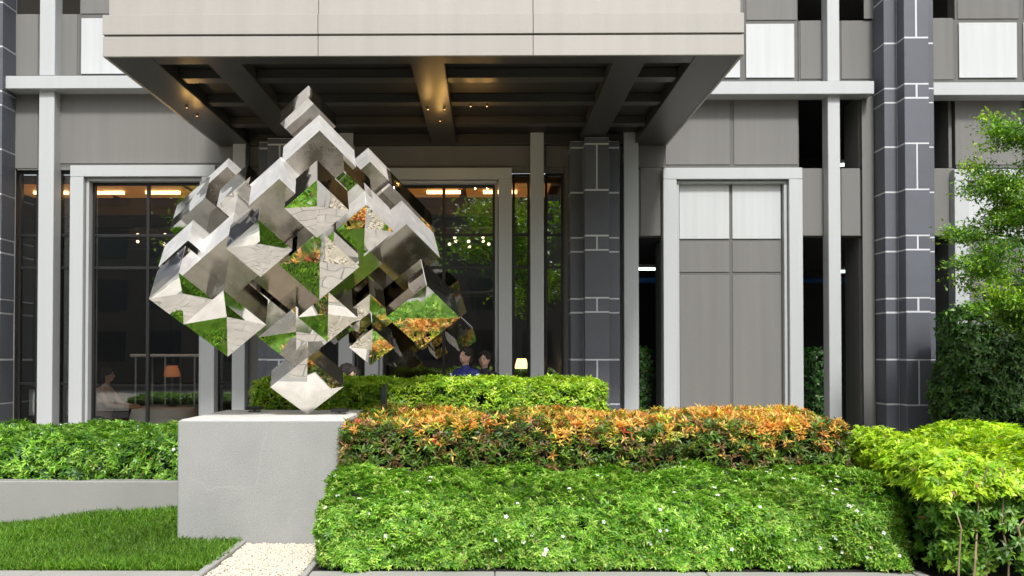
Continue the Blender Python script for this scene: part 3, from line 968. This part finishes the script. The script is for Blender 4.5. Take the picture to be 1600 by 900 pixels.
PY = -.15
cube(5, 5, 4, 1, 1, 0, 'mirror')                 # crown
cube(4.66, 5.05, 2.3, 1.26, 1.1, 0, 'satin')
cube(4.8, 3.9, 1.0, 1.0, 1.3, 0, 'satin', b=1.15)
cube(4.55, 4.85, -.1, 1.0, 1.1, PY)
cube(4.7, 3.2, 0, 1.03, 1.15, -.24)
cube(3.6, 4.0, 0, 1.30, 1.25, PY)
cube(2.3, 3.0, 0, 1.02, 1.25, PY)
cube(1.1, 3.3, 1.0, 1.03, 1.0, .16)
cube(4.0, 1.3, 0, 1.33, 1.15, -.25, 'soft')
cube(5.0, .95, 0, 1.0, 1.3, -.25)
cube(1.3, 1.3, 0, 1.3, .72, .17, 'soft')       # foot
cube(2.3, 1.9, .6, 1.32, 1.4, -.2, 'soft')
cube(1.0, 4.92, -.35, 1.28, 1.3, .03)
cube(1.62, 5.08, 1.75, 1.33, 1.4, 0, 'satin')
cube(3.1, 5.0, .7, .97, 1.3, PY, 'satin')
cube(3.8, 5.0, 1.45, .98, 1.2, 0)
cube(2.7, 5.0, 4.0, .9, 1.0, 0, 'satin')
cube(1.95, 5.0, 3.85, .85, 1.1, 0)
cube(1.1, 5.0, 3.8, 1.1, 1.2, 0)
cube(5.0, 2.9, 2.1, .98, 1.0, 0)
cube(5.0, 1.3, 3.5, 1.36, 1.5, 0)
cube(5.0, 2.0, 4.4, .7, .6, 0, 'satin')
cube(5.0, 1.0, 1.5, 1.05, 1.1, 0, 'satin')
cube(4.6, 2.1, 1.0, 1.22, 1.1, 0, 'satin')
cube(.75, 3.0, .1, .8, .8, .16)
cube(2.9, 1.25, 1.3, 1.0, 1.0, PY)              # behind the lower left block
cube(1.35, 2.35, 1.4, .95, 1.0, .16)
# inner and rear blocks that carry the others
cube(4.1, 4.1, 1.07, 2.6, 2.1, 0, 'core')
cube(3.9, 3.6, 2.9, 1.9, 2.0, 0, 'core')
cube(1.3, 1.6, 2.6, 1.3, 1.3, 0, 'core')
cube(4.45, 4.5, 3.1, 1.0, 1.1, 0, 'core')
cube(1.4, 3.2, 2.2, 1.2, 1.5, 0, 'core')
cube(3.4, 1.4, 2.6, 1.3, 1.2, 0, 'core')
cube(4.4, 1.9, 1.9, 1.2, 1.9, 0, 'core')
cube(2.2, 4.5, 2.6, 1.2, 1.6, 0, 'core')

# ------------------------------------------------------------------ hedges
# front hedge with white flowers
fh = empty('front_hedge', (.9, 6.2, 0), 'wide low bright green hedge dotted with white flowers along the front kerb', 'hedge', 'clipped hedges of the entrance garden')
bx_ = (HX0 + .02, 3.02, 5.98, 6.62, .03, .62)
tz = lambda X, Y: .46 + (np.clip(Y, 5.98, 6.62) - 5.98) / .64 * .245
P, N = shell(bx_, 18000, 21, .045, 13, 'TFLR', tz, .12)
hedge_foliage('foliage', P, N, 22, 8, .041, .30, GREEN, M['leaf'], fh, upb=.6, inward=.07, droop=.18)
MB().box(bx_[0] + .13, bx_[1] - .13, 6.09, 6.58, .0, .34).build('shade_core', M['inner'], fh)  # added dark box that blocks light inside the leaves; same in each hedge
flowers(fh, P, N, 80, 5)
# left hedge
lh = empty('left_hedge', (-4.8, 8.2, 0), 'low green hedge with a few white flowers in the concrete planter by the left window', 'hedge', 'clipped hedges of the entrance garden')
bx_ = (-6.6, PLX0 - .03, WY + .12, 9.25, LPZ - .02, .80)
P, N = shell(bx_, 9000, 31, .045, 7, 'TFR', None, .13)
hedge_foliage('foliage', P, N, 32, 8, .058, .32, GREEN[:4] + DARK[2:3], M['leaf'], lh, upb=.55, inward=.07, droop=.2)
MB().box(bx_[0] + .1, bx_[1] - .12, bx_[2] + .13, bx_[3] - .1, LPZ - .02, .68).build('shade_core', M['inner'], lh)
flowers(lh, P, N, 26, 6)
# orange hedge
oh = empty('orange_hedge', (.8, 7.2, 0), 'hedge with orange and red new shoots over dark green leaves in the middle planter', 'hedge', 'clipped hedges of the entrance garden')
bx_ = (OX0 + .02, OX1 + .06, OY0 - .01, OY1 - .02, OZ - .07, 1.04)
P, N = shell(bx_, 8200, 41, .05, 6, 'TFLR', None, .13)
ORANGE = np.array([(.80, .38, .08), (.85, .52, .12), (.74, .27, .06), (.86, .64, .14), (.62, .66, .09), (.84, .48, .20), (.58, .10, .05)])
OGREEN = np.array([(.08, .17, .025), (.12, .23, .03), (.18, .30, .04), (.22, .13, .06), (.06, .12, .02)])


def orange_tip(P, N, c, r):
    n = len(P)
    hgt = (P[:, 2] - OZ) / .42
    pr = np.clip((hgt - .40) * 1.4 + lumps(P, 77, .60, 5), .05, .88)
    pick = r.random(n) < pr
    new = ORANGE[r.choice(7, n, p=[.20, .21, .09, .19, .20, .09, .02])] * r.uniform(.75, 1.2, (n, 1))
    old = OGREEN[r.integers(0, 5, n)] * r.uniform(.7, 1.3, (n, 1))
    return np.where(pick[:, None], new, old)


hedge_foliage('foliage', P, N, 42, 7, .062, .26, [(.5, .3, .1)], M['leaf'], oh, upb=.75, spread=.75, inward=.08, droop=.12, top_tip=orange_tip)
MB().box(bx_[0] + .12, bx_[1] - .14, bx_[2] + .14, bx_[3] - .1, OZ - .02, .93).build('shade_core', M['inner'], oh)
stems(oh, (bx_[0] + .05, bx_[1] - .1, bx_[2] + .02, bx_[2] + .12, OZ - .04, 0), 34, .006, 8, .86)
# yellow green hedge behind
bh = empty('rear_hedge', (-.6, 8.8, 0), 'yellow green clipped hedge behind the orange hedge and the sculpture', 'hedge', 'clipped hedges of the entrance garden')
bx_ = (at(397, 620, 8.5).x, at(948, 620, 8.5).x, 8.32, 9.3, .74, at(700, 594, 8.8).z)
P, N = shell(bx_, 7000, 51, .04, 6, 'TFLR', None, .12)
hedge_foliage('foliage', P, N, 52, 7, .062, .34, YGREEN, M['leaf'], bh, upb=.6, inward=.07, droop=.2)
MB().box(bx_[0] + .12, bx_[1] - .12, bx_[2] + .13, bx_[3] - .1, .74, bx_[5] - .12).build('shade_core', M['inner'], bh)
# lime hedge at the right
rh = empty('lime_hedge', (4.2, 6.4, 0), 'loose lime yellow hedge with bare stems showing at its foot, at the right edge', 'hedge', 'clipped hedges of the entrance garden')
bx_ = (3.0, 5.6, 5.55, 7.35, .10, .98)
tzr = lambda X, Y: .85 + .10 * np.clip((Y - 5.5) / 1.5, 0, 1) + .03 * np.sin(X * 5)
P, N = shell(bx_, 9000, 61, .055, 6, 'TFL', tzr, .22)
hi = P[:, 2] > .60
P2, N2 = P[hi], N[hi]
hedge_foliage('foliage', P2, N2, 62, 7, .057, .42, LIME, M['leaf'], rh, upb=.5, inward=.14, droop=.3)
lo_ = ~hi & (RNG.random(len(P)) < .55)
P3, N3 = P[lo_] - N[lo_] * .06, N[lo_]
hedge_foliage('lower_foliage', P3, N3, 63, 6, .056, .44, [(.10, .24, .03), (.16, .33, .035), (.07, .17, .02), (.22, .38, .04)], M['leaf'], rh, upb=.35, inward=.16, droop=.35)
MB().box(bx_[0] + .28, bx_[1] - .1, bx_[2] + .42, bx_[3] - .2, .01, .74).build('shade_core', M['inner'], rh)
for q_ in range(11):
    stems(rh, (3.1 + q_ * .11, 3.16 + q_ * .11, 5.54, 5.72, .0, 0), 1, .007 + .003 * (q_ % 3) / 2, 90 + q_, .82, m='pale_twig')
# dark hedge at the right rear
dh = empty('dark_hedge', (7.2, 10.6, 0), 'tall dark green clipped hedge behind the slate column at the right edge', 'hedge', 'clipped hedges of the entrance garden')
bx_ = (5.92, 9.2, 10.35, 11.1, .0, at(1540, 482, 10.4).z)
P, N = shell(bx_, 6500, 71, .09, 4, 'TFL', None, .14)
hedge_foliage('foliage', P, N, 72, 6, .075, .48, [(.05, .13, .025), (.075, .18, .03), (.10, .22, .04), (.035, .09, .02)], M['leaf'], dh, upb=.3, inward=.10, droop=.3)
MB().box(bx_[0] + .16, bx_[1], bx_[2] + .18, bx_[3], 0, bx_[5] - .2).build('shade_core', M['inner'], dh)
# shrubs growing inside the open bays
for px0, px1, lab in ((1000, 1036, 'dim green shrub growing in the dark slot left of the blind panelled bay'), (1252, 1345, 'dim green shrub in the dark opening between blind bay and tall column')):
    c = fx((px0 + px1) / 2)
    s_ = empty('bay_shrub', (c, 12.9, 0), lab, 'shrub', 'shrubs in the dark openings')
    P, N = shell((fx(px0) + .02, fx(px1) - .02, 12.65, 13.3, .02, fz(545)), 700, px0, .06, 5, 'TF', None, .1)
    hedge_foliage('foliage', P, N, px0 + 1, 6, .075, .48, DARK, M['leaf'], s_, upb=.3, inward=.1, droop=.3)
    stems(s_, (fx(px0) + .05, fx(px1) - .05, 12.8, 13.1, 0, 0), 4, .01, px0, 1.2)


# ------------------------------------------------------------------ trees
def grow(mbr, p, d, length, rad, depth, r, tips, bend=.25, up=.1):
    pts, rads = [p.copy()], [rad]
    steps = 4
    for s in range(steps):
        d = (d + Vector((r.gauss(0, bend), r.gauss(0, bend), r.gauss(0, bend * .7) + up * .3))).normalized()
        p = p + d * (length / steps)
        pts.append(p.copy()); rads.append(rad * (1 - .5 * (s + 1) / steps))
        if depth <= 1: tips.append((p.copy(), d.copy()))
    mbr.tube(pts, rads, 7 if rad > .02 else 4, cap=False)
    if depth > 0:
        nb_ = r.choice((3, 4)) if depth > 1 else 4
        for k in range(nb_):
            q = pts[r.choice((2, 3, 4))]
            dd = (d + Vector((r.gauss(0, .75), r.gauss(0, .75), r.gauss(0, .45) + up))).normalized()
            grow(mbr, q.copy(), dd, length * r.uniform(.5, .75), rad * .5, depth - 1, r, tips, bend, up)


def tree(name, base, limbs, label, pal, leaf, per_tip, spread, seed, trunk_r, trunk_pts, depth=2, group=None, wd=.42):
    r = random.Random(seed)
    e = empty(name, base, label, 'tree', group)
    mb_ = MB()
    tp = [Vector(p) for p in trunk_pts]
    mb_.tube(tp, [trunk_r * (1 - .45 * i / (len(tp) - 1)) for i in range(len(tp))], 10)
    tips = []
    lb = MB()
    for (f_, d, l_) in limbs:
        fi = f_ * (len(tp) - 1); i = min(int(fi), len(tp) - 2)
        p = tp[i].lerp(tp[i + 1], fi - i)
        grow(lb, p, Vector(d).normalized(), l_, trunk_r * .42, depth, r, tips, .22, .12)
    mb_.build('trunk', M['bark'], e, smooth=True)
    lb.build('limbs', M['bark'], e, smooth=True)
    T = np.array([t_[0] for t_ in tips]); D = np.array([t_[1] for t_ in tips])
    rr = np.random.default_rng(seed)
    n = len(T) * per_tip
    ii = np.repeat(np.arange(len(T)), per_tip)
    off = rr.normal(size=(n, 3)) * np.array([spread, spread, spread * .5])
    B = T[ii] + off
    ax = unit(D[ii] * .4 + rr.normal(size=(n, 3)) * .7 + np.array([0, 0, .2]))
    up = unit(np.array([0, 0, 1.]) + rr.normal(size=(n, 3)) * .45)
    pal = np.array(pal)
    clump = pal[rr.integers(0, len(pal), len(T))][ii]
    c = (clump * .6 + pal[rr.integers(0, len(pal), n)] * .4) * rr.uniform(.7, 1.25, (n, 1))
    ls = leaf * rr.uniform(.6, 1.2, n)
    leaf_mesh('crown', B, ax, up, ls, ls * wd, np.clip(c, 0, 1), M['leaf'], e, .2, .25)
    return e


tb = Vector((6.3, 8.5, 0))
tree('garden_tree', tb,
     [(.55, (-1, .1, -.05), .85), (.62, (-.9, -.35, .12), .8), (.72, (-1, .2, .18), .85), (.8, (-.9, -.3, .3), .8), (.88, (-1, .1, .38), .75), (.95, (-.6, -.5, .6), .8),
      (.7, (.9, .2, .2), .9), (.85, (.6, -.5, .5), .8), (.95, (.3, .4, .9), .8), (.6, (-.55, .5, .1), .8), (.5, (-.9, -.1, -.25), .7)],
     'bright green leafy tree reaching in from the right in front of the facade', TREE + DARK[1:3], .054, 74, .075, 5, .06,
     [(6.3, 8.5, 0), (6.28, 8.48, .9), (6.33, 8.5, 1.8), (6.28, 8.52, 2.6), (6.32, 8.5, 3.3)], 2)

# the far side of the street, behind the camera: seen in the window glass and in the mirrors
far = [(-9.5, -7.5, 'spreading street tree opposite the left window, seen in the glass'), (-4.2, -8.5, 'street tree opposite the sculpture, seen only as a reflection'),
       (1.6, -7.0, 'street tree opposite the canopy, seen only as a reflection'), (8.0, -8.0, 'street tree opposite the tall column, seen only as a reflection')]
for i, (x, y, lab) in enumerate(far):
    tree('street_tree', Vector((x, y, 0)),
         [(.45 + .05 * k, (math.cos(k * 2.4 + i), math.sin(k * 2.4 + i), .35 + .08 * (k % 4)), 2.1) for k in range(10)],
         lab, TREE, .22, 34, .42, 20 + i, .20, [(x, y, 0), (x + .1, y, 2), (x - .1, y + .1, 4.4), (x + .1, y, 6.8)], 1, 'street trees across the road', .5)
fb = empty('opposite_building', (0, -24, 0), 'grey office block across the street, seen only in reflections', 'building')
boxo('wall', M['far_wall'], fb, -34, 30, -30, -24, 0, 13, .02)
for r_ in range(4):
    for c_ in range(20):
        x = -32 + c_ * 3.1
        boxo('window', M['far_glass'], fb, x, x + 1.7, -24.0, -23.95, 1.2 + r_ * 3, 3.0 + r_ * 3, 0)

# ------------------------------------------------------------------ small fittings
p0 = at(600, 598, 8.22)
po = MB()
npp = 12
ring = lambda z, sl=0: [(p0.x + .032 * math.cos(2 * math.pi * k / npp), 8.22 + .032 * math.sin(2 * math.pi * k / npp), z + sl * math.cos(2 * math.pi * k / npp)) for k in range(npp)]
vv = ring(.721) + ring(p0.z - .03, .03)
po.add(vv, [(k, (k + 1) % npp, npp + (k + 1) % npp, npp + k) for k in range(npp)] + [tuple(range(npp - 1, -1, -1)), tuple(range(npp, 2 * npp))])
po = po.build('metal_post', M['post'], label='short dark grey metal post with slanted top in front of the rear hedge', cat='post')
for px, Y, lab in ((398, 7.75, 'small black floodlight on the plinth, left of the sculpture foot'), (531, 7.45, 'small black floodlight on the plinth, right of the sculpture foot')):
    c = at(px, 645, Y); zb_ = PLZ + .006
    e = empty('floodlight', (c.x, Y, zb_), lab, 'floodlight', 'floodlights on the plinth')
    boxo('base', M['post'], e, c.x - .05, c.x + .05, Y - .04, Y + .04, zb_, zb_ + .012, .003)
    boxo('lamp_body', M['black_frame'], e, c.x - .075, c.x + .075, Y - .05, Y + .05, zb_ + .022, zb_ + .05, .008)
    boxo('bracket', M['post'], e, c.x - .01, c.x + .01, Y - .01, Y + .01, zb_ + .01, zb_ + .024, .0)


# ------------------------------------------------------------------ dining room furniture
def round_table(x, y, lab, group='dining tables behind the glass'):
    e = empty('dining_table', (x, y, 0), lab, 'table', group)
    MB().lathe((x, y, 0.012), [(.25, 0), (.25, .02), (.04, .04), (.04, .70), (.38, .71)], 16).build('pedestal', M['wood'], e)
    b = MB(); n = 32; rings = [(.0, .745), (.44, .745), (.455, .735), (.47, .62), (.50, .45)]
    vs = []
    for q_, (r_, z_) in enumerate(rings):
        for k in range(n):
            t_ = 2 * math.pi * k / n
            rr = r_ * (1 + (.05 * math.sin(k * 2.4) if q_ > 2 else 0))
            vs.append((x + rr * math.cos(t_), y + rr * math.sin(t_), z_))
    fs = [(i * n + k, i * n + (k + 1) % n, (i + 1) * n + (k + 1) % n, (i + 1) * n + k) for i in range(4) for k in range(n)]
    b.add(vs, fs).build('tablecloth', M['cloth'], e, smooth=True)


def chair(x, y, rz, lab, group='dining chairs behind the glass'):
    e = empty('dining_chair', (x, y, .012 if y > 12 else -.03), lab, 'chair', group if y > 12 else 'chairs on the terrace')
    m_ = Matrix.Translation((x, y, .012 if y > 12 else -.03)) @ Matrix.Rotation(rz, 4, 'Z')

    def part(nm, mt, *bxs):
        b = MB()
        for q_ in bxs: b.box(*q_)
        b.v = [tuple(m_ @ Vector(v)) for v in b.v]
        b.build(nm, mt, e, .006)
    part('seat', M['dark_cloth'], (-.22, .22, -.22, .22, .42, .48))
    part('backrest', M['wood'], (-.21, .21, .19, .23, .52, .92))
    for sx in (-1, 1):
        for sy in (-1, 1):
            part('leg', M['wood'], (sx * .19 - .02, sx * .19 + .02, sy * .19 - .02, sy * .19 + .02, 0, .42 if sy < 0 else .60))


def lamp(px, py, Y, lab, shade):
    c = at(px, py, Y)
    e = empty('table_lamp', (c.x, Y, .75), lab, 'lamp', 'table lamps in the dining room')
    z0 = .757
    MB().lathe((c.x, Y, z0), [(.07, 0), (.07, .02), (.02, .05), (.02, c.z - z0 - .1)], 14).build('base', M['post'], e)
    MB().lathe((c.x, Y, c.z - .12), [(.12, .03), (.125, .06), (.08, .21)], 18).build('lamp_shade', M[shade], e, smooth=True)
    ld = bpy.data.lights.new('table_lamp_bulb', 'POINT'); ld.energy = 9; ld.color = (1, .62, .34); ld.shadow_soft_size = .03
    lo = bpy.data.objects.new('table_lamp_bulb', ld); COL.objects.link(lo); lo.location = (c.x, Y, c.z - .02); adopt(lo, e)


tabs = [(-5.0, 12.8, 'white clothed table in front of the seated woman, left window'), (-4.4, 16.0, 'white clothed table deeper in the room behind the left window'),
        (-1.2, 15.2, 'white clothed table behind the middle window, below the pendant'), (.9, 15.0, 'white clothed table beside the column, behind the narrow windows'),
        (-2.4, 14.3, 'white clothed table deep in the room, hidden behind the sculpture')]
for x, y, l_ in tabs: round_table(x, y, l_)
lamp(269, 580, 13.1, 'orange shaded table lamp behind the left window', 'orange_shade')
lamp(815, 568, 15.0, 'glowing warm table lamp between the middle window and the pale fin', 'warm')
LDX, RDX = at(534, 575, 11.1).x, at(551, 590, 10.3).x
for x, y, rz, l_ in ((at(160, 600, 12.75).x, 12.75, R(90), 'chair under the seated woman in the pale shirt'), (-4.35, 13.2, R(-80), 'empty chair right of the table at the left window'),
                     (-4.4, 15.2, R(180), 'empty chair in front of the deeper left table'), (-.4, 15.4, R(-90), 'empty chair right of the table behind the middle window'),
                     (LDX, 11.1, R(90), 'terrace chair of the farther person sitting behind the rear hedge'), (RDX, 10.3, R(5), 'terrace chair of the nearer person sitting behind the rear hedge')):
    chair(x, y, rz, l_)

# white-roofed cart
c0, c1 = at(202, 558, 13.45), at(310, 558, 13.45)
ct = empty('service_cart', ((c0.x + c1.x) / 2, 13.85, 0), 'white roofed service cart with thin posts behind the left window', 'cart')
xA, xB = c0.x, c1.x
zr = c0.z
boxo('roof', M['cloth'], ct, xA, xB, 13.45, 14.25, zr, zr + .05, .02)
for x in (xA + .08, (xA + xB) / 2, xB - .08):
    for y in (13.51, 14.19):
        MB().tube([(x, y, .4), (x, y, zr)], .016).build('post', M['trim'], ct)
boxo('body', M['trim'], ct, xA + .04, xB - .04, 13.5, 14.2, .28, .72, .03)
for x in (xA + .22, xB - .22):
    for y in (13.48, 14.22):
        MB().tube([(x, y - .04, .15), (x, y + .04, .15)], .14, 16).build('wheel', M['black_frame'], ct)


def chandelier(px, py, Y, lab):
    c = at(px, py, Y)
    e = empty('chandelier', (c.x, Y, CE), lab, 'chandelier', 'chandeliers in the dining room')
    MB().tube([(c.x, Y, CE), (c.x, Y, c.z)], .012, 8).lathe((c.x, Y, c.z - .06), [(.02, 0), (.06, .04), (.02, .1)], 12).build('stem', M['post'], e)
    for k in range(8):
        t_ = 2 * math.pi * k / 8
        ex = Vector((c.x + .36 * math.cos(t_), Y + .36 * math.sin(t_), c.z + (.05 if k % 2 else -.04)))
        a_ = MB().tube([(c.x, Y, c.z - .02), (c.x + .2 * math.cos(t_), Y + .2 * math.sin(t_), c.z - .1), ex - Vector((0, 0, .04))], .008, 6).build('arm', M['post'], e)
        MB().ball(ex, .028, 10, 7).build('globe', M['globe'], a_, smooth=True)
    ld = bpy.data.lights.new('chandelier_lamp', 'POINT'); ld.energy = 14; ld.color = (1, .66, .36); ld.shadow_soft_size = .02
    lo = bpy.data.objects.new('chandelier_lamp', ld); COL.objects.link(lo); lo.location = (c.x, Y, c.z + .02); adopt(lo, e)


chandelier(245, 374, 15.6, 'chandelier of small glowing globes behind the left window')
chandelier(733, 378, 15.2, 'chandelier of small glowing globes behind the middle window')


# ------------------------------------------------------------------ people
def person(lab, origin, rz, sit, top, bottom, group='people in the dining room', stripe=False, H=1.66, hair='bob', table=False):
    """one continuous remeshed body; hair, eyes and sleeve stripes are its children"""
    s = H / 1.66
    if sit:
        pel = Vector((0, 0, .56)); chest = Vector((0, -.03, .93)); neck = Vector((0, -.05, 1.10)); head = Vector((0, -.09, 1.26))
        hipz = .55
        kn = [Vector((sx * .12, -.44, .52)) for sx in (-1, 1)]; an = [Vector((sx * .11, -.46, .10)) for sx in (-1, 1)]
        el = [Vector((sx * .24, -.20, .80)) for sx in (-1, 1)]; wr = [Vector((sx * .13, -.44, .78)) for sx in (-1, 1)]
    else:
        pel = Vector((0, 0, .90)); chest = Vector((0, 0, 1.22)); neck = Vector((0, 0, 1.41)); head = Vector((0, -.02, 1.55))
        kn = [Vector((sx * .10, -.02, .48)) for sx in (-1, 1)]; an = [Vector((sx * .11, .02, .08)) for sx in (-1, 1)]
        el = [Vector((sx * .25, .03, 1.06)) for sx in (-1, 1)]; wr = [Vector((sx * .25, -.10, .84)) for sx in (-1, 1)]
    caps = []       # a, b, ra, rb, material index (0 skin, 1 top, 2 bottom, 3 shoes)
    caps.append((pel, chest, .135, .145, 1))
    caps.append((pel + Vector((-.07, 0, -.02)), pel + Vector((.07, 0, -.02)), .125, .125, 2))
    caps.append((chest + Vector((-.12, 0, .08)), chest + Vector((.12, 0, .08)), .085, .085, 1))
    caps.append((chest, neck, .12, .055, 1))
    caps.append((neck - Vector((0, 0, .02)), head, .048, .05, 0))
    caps.append((head + Vector((0, 0, -.035)), head + Vector((0, .012, .035)), .074, .086, 0))
    caps.append((head + Vector((0, -.05, -.06)), head + Vector((0, -.04, -.055)), .034, .036, 0))
    caps.append((head + Vector((0, -.084, .005)), head + Vector((0, -.098, -.02)), .010, .014, 0))
    for sx in (-1, 1): caps.append((head + Vector((sx * .078, .01, -.015)), head + Vector((sx * .082, .012, .015)), .012, .014, 0))
    for q_, sx in enumerate((-1, 1)):
        sh = chest + Vector((sx * .175, 0, .09))
        caps.append((sh, el[q_], .058, .044, 1))
        md = el[q_].lerp(wr[q_], .75)
        caps.append((el[q_], md, .043, .034, 1)); caps.append((md, wr[q_], .030, .026, 0))
        fd = (wr[q_] - el[q_]).normalized()
        if sit: fd = Vector((-sx * .3, -.9, -.1)).normalized()
        pa = wr[q_] + fd * .07
        sd = fd.cross(Vector((0, 0, 1)) if sit else Vector((1, 0, 0))).normalized()
        caps.append((wr[q_], pa, .026, .036, 0))
        for k, (o_, l_) in enumerate(((-.030, .062), (-.010, .075), (.010, .070), (.029, .055))):
            b0 = pa + sd * o_ + fd * .015; b1 = b0 + fd * l_ * .6; b2 = b1 + (fd * .7 + Vector((0, 0, -.6))).normalized() * l_ * .5
            caps.append((b0, b1, .0105, .0095, 0)); caps.append((b1, b2, .0095, .008, 0))
        tb_ = wr[q_] + fd * .03 - sd * .03 * sx
        caps.append((tb_, tb_ + (fd * .6 - sd * sx * .7).normalized() * .055, .012, .009, 0))
        hp = pel + Vector((sx * .09, 0, -.04))
        caps.append((hp, kn[q_], .092, .066, 2)); caps.append((kn[q_], an[q_], .062, .042, 2))
        caps.append((an[q_] + Vector((0, .03, -.03)), an[q_] + Vector((0, -.15, -.045)), .042, .034, 3))
    b = MB()
    for (a_, c_, ra, rb, _) in caps:
        pts, rad = [], []
        d = (c_ - a_); L_ = d.length; d = d.normalized()
        for t_ in (-.98, -.8, -.45): pts.append(a_ + d * ra * t_); rad.append(ra * math.sqrt(1 - t_ * t_))
        for t_ in (0, .5, 1): pts.append(a_.lerp(c_, t_)); rad.append(ra + (rb - ra) * t_)
        for t_ in (.45, .8, .98): pts.append(c_ + d * rb * t_); rad.append(rb * math.sqrt(1 - t_ * t_))
        b.tube(pts, rad, 12)
    me = bpy.data.meshes.new('tmp'); me.from_pydata(b.v, [], b.f)
    to = bpy.data.objects.new('tmp', me); COL.objects.link(to)
    rm = to.modifiers.new('r', 'REMESH'); rm.mode = 'VOXEL'; rm.voxel_size = .0125
    sm = to.modifiers.new('s', 'SMOOTH'); sm.factor = .5; sm.iterations = 3
    dg = bpy.context.evaluated_depsgraph_get(); dg.update()
    bm_ = bpy.data.meshes.new_from_object(to.evaluated_get(dg))
    bpy.data.objects.remove(to)
    bm_.name = 'body'
    n = len(bm_.polygons)
    ce = np.empty(n * 3); bm_.polygons.foreach_get('center', ce); ce = ce.reshape(-1, 3)
    best = np.full(n, 1e9); mi = np.zeros(n, int)
    for (a_, c_, ra, rb, k) in caps:
        a1, c1 = np.array(a_), np.array(c_)
        ab = c1 - a1; t_ = np.clip(((ce - a1) @ ab) / max(ab @ ab, 1e-9), 0, 1)
        dist = np.linalg.norm(ce - (a1 + t_[:, None] * ab), axis=1) - (ra + (rb - ra) * t_)
        w_ = dist < best; best[w_] = dist[w_]; mi[w_] = k
    bm_.materials.clear()
    for m_ in (M['skin'], top, bottom, M['black_frame']): bm_.materials.append(m_)
    bm_.polygons.foreach_set('material_index', mi.astype(np.int32))
    bm_.polygons.foreach_set('use_smooth', [True] * n)
    e = bpy.data.objects.new('person', bm_); COL.objects.link(e)
    e.location = origin; e.rotation_euler = (0, 0, rz); e.scale = (s, s, s)
    tag(e, lab, 'person', group)

    def child(bb, nm, m_, smooth=True):
        o = bb.build(nm, m_, None, 0, smooth); o.parent = e; return o
    hb = MB()
    hc = head + Vector((0, .018, .022))
    hb.ball(hc, .1, 22, 16, sc=(.93, 1.04, 1.06))
    if hair == 'bob': hb.ball(head + Vector((0, .060, -.055)), .07, 14, 10, sc=(1.15, .75, 1.35))
    hr = random.Random(int(abs(origin[0]) * 1000))
    nv_ = []
    for (x_, y_, z_) in hb.v:
        v_ = Vector((x_, y_, z_))
        line = head.z + .050 + .018 * math.sin(x_ * 60 + 1) - max(0, abs(x_) - .045) * 1.6     # uneven hairline, lower at the temples
        if y_ < head.y + .0 and z_ < line: v_ = head + (v_ - head) * .74      # leave the face free
        else: v_ += (v_ - hc).normalized() * hr.uniform(-.004, .007)
        nv_.append(tuple(v_))
    hb.v = nv_
    child(hb, 'hair', M['hair'])
    for sx in (-1, 1): child(MB().ball(head + Vector((sx * .03, -.078, .008)), .007, 8, 6, sc=(1.5, .6, .7)), 'eye', M['eye'])
    child(MB().ball(head + Vector((0, -.082, -.052)), .012, 8, 6, sc=(1.7, .5, .45)), 'mouth', M['orange_lip'])
    if stripe:
        for q_, sx in enumerate((-1, 1)):
            sh = chest + Vector((sx * .175, 0, .09))
            child(MB().tube([sh + Vector((sx * .05, -.03, .0)), sh.lerp(el[q_], .5) + Vector((sx * .045, -.035, 0)), el[q_] + Vector((sx * .038, -.03, 0)), el[q_].lerp(wr[q_], .7) + Vector((sx * .03, -.02, 0))], .024, 8), 'sleeve_stripe', M['white_stripe'])
    return e


M['orange_lip'] = mat('lips', (.42, .14, .12), .5)
F0 = .012
person('person in a pale shirt seated at the table behind the left window', Vector((at(160, 600, 12.75).x, 12.75, F0 - .02)), R(90), True, M['pale_shirt'], M['dark_cloth'])
person('standing person in a navy jersey with white sleeve stripes before the middle window', Vector((at(728, 570, 11.55).x, 11.55, -.03)), R(-38), False, M['navy'], M['dark_cloth'], stripe=True, H=1.69, group='people standing before the middle window')
person('standing person in dark clothes just right of the navy jersey, in shadow', Vector((at(757, 570, 11.8).x, 11.8, -.03)), R(-20), False, M['dark_cloth'], M['dark_cloth'], H=1.64, group='people standing before the middle window')
person('person in dark clothes sitting behind the rear hedge close beside the sculpture foot', Vector((LDX, 11.1, -.05)), R(70), True, M['dark_cloth'], M['dark_cloth'], 'people sitting on the terrace', H=1.80)
person('person in a pale shirt behind the rear hedge, only the head showing', Vector((RDX, 10.3, -.05)), R(5), True, M['pale_shirt'], M['dark_cloth'], 'people sitting on the terrace', H=1.76)
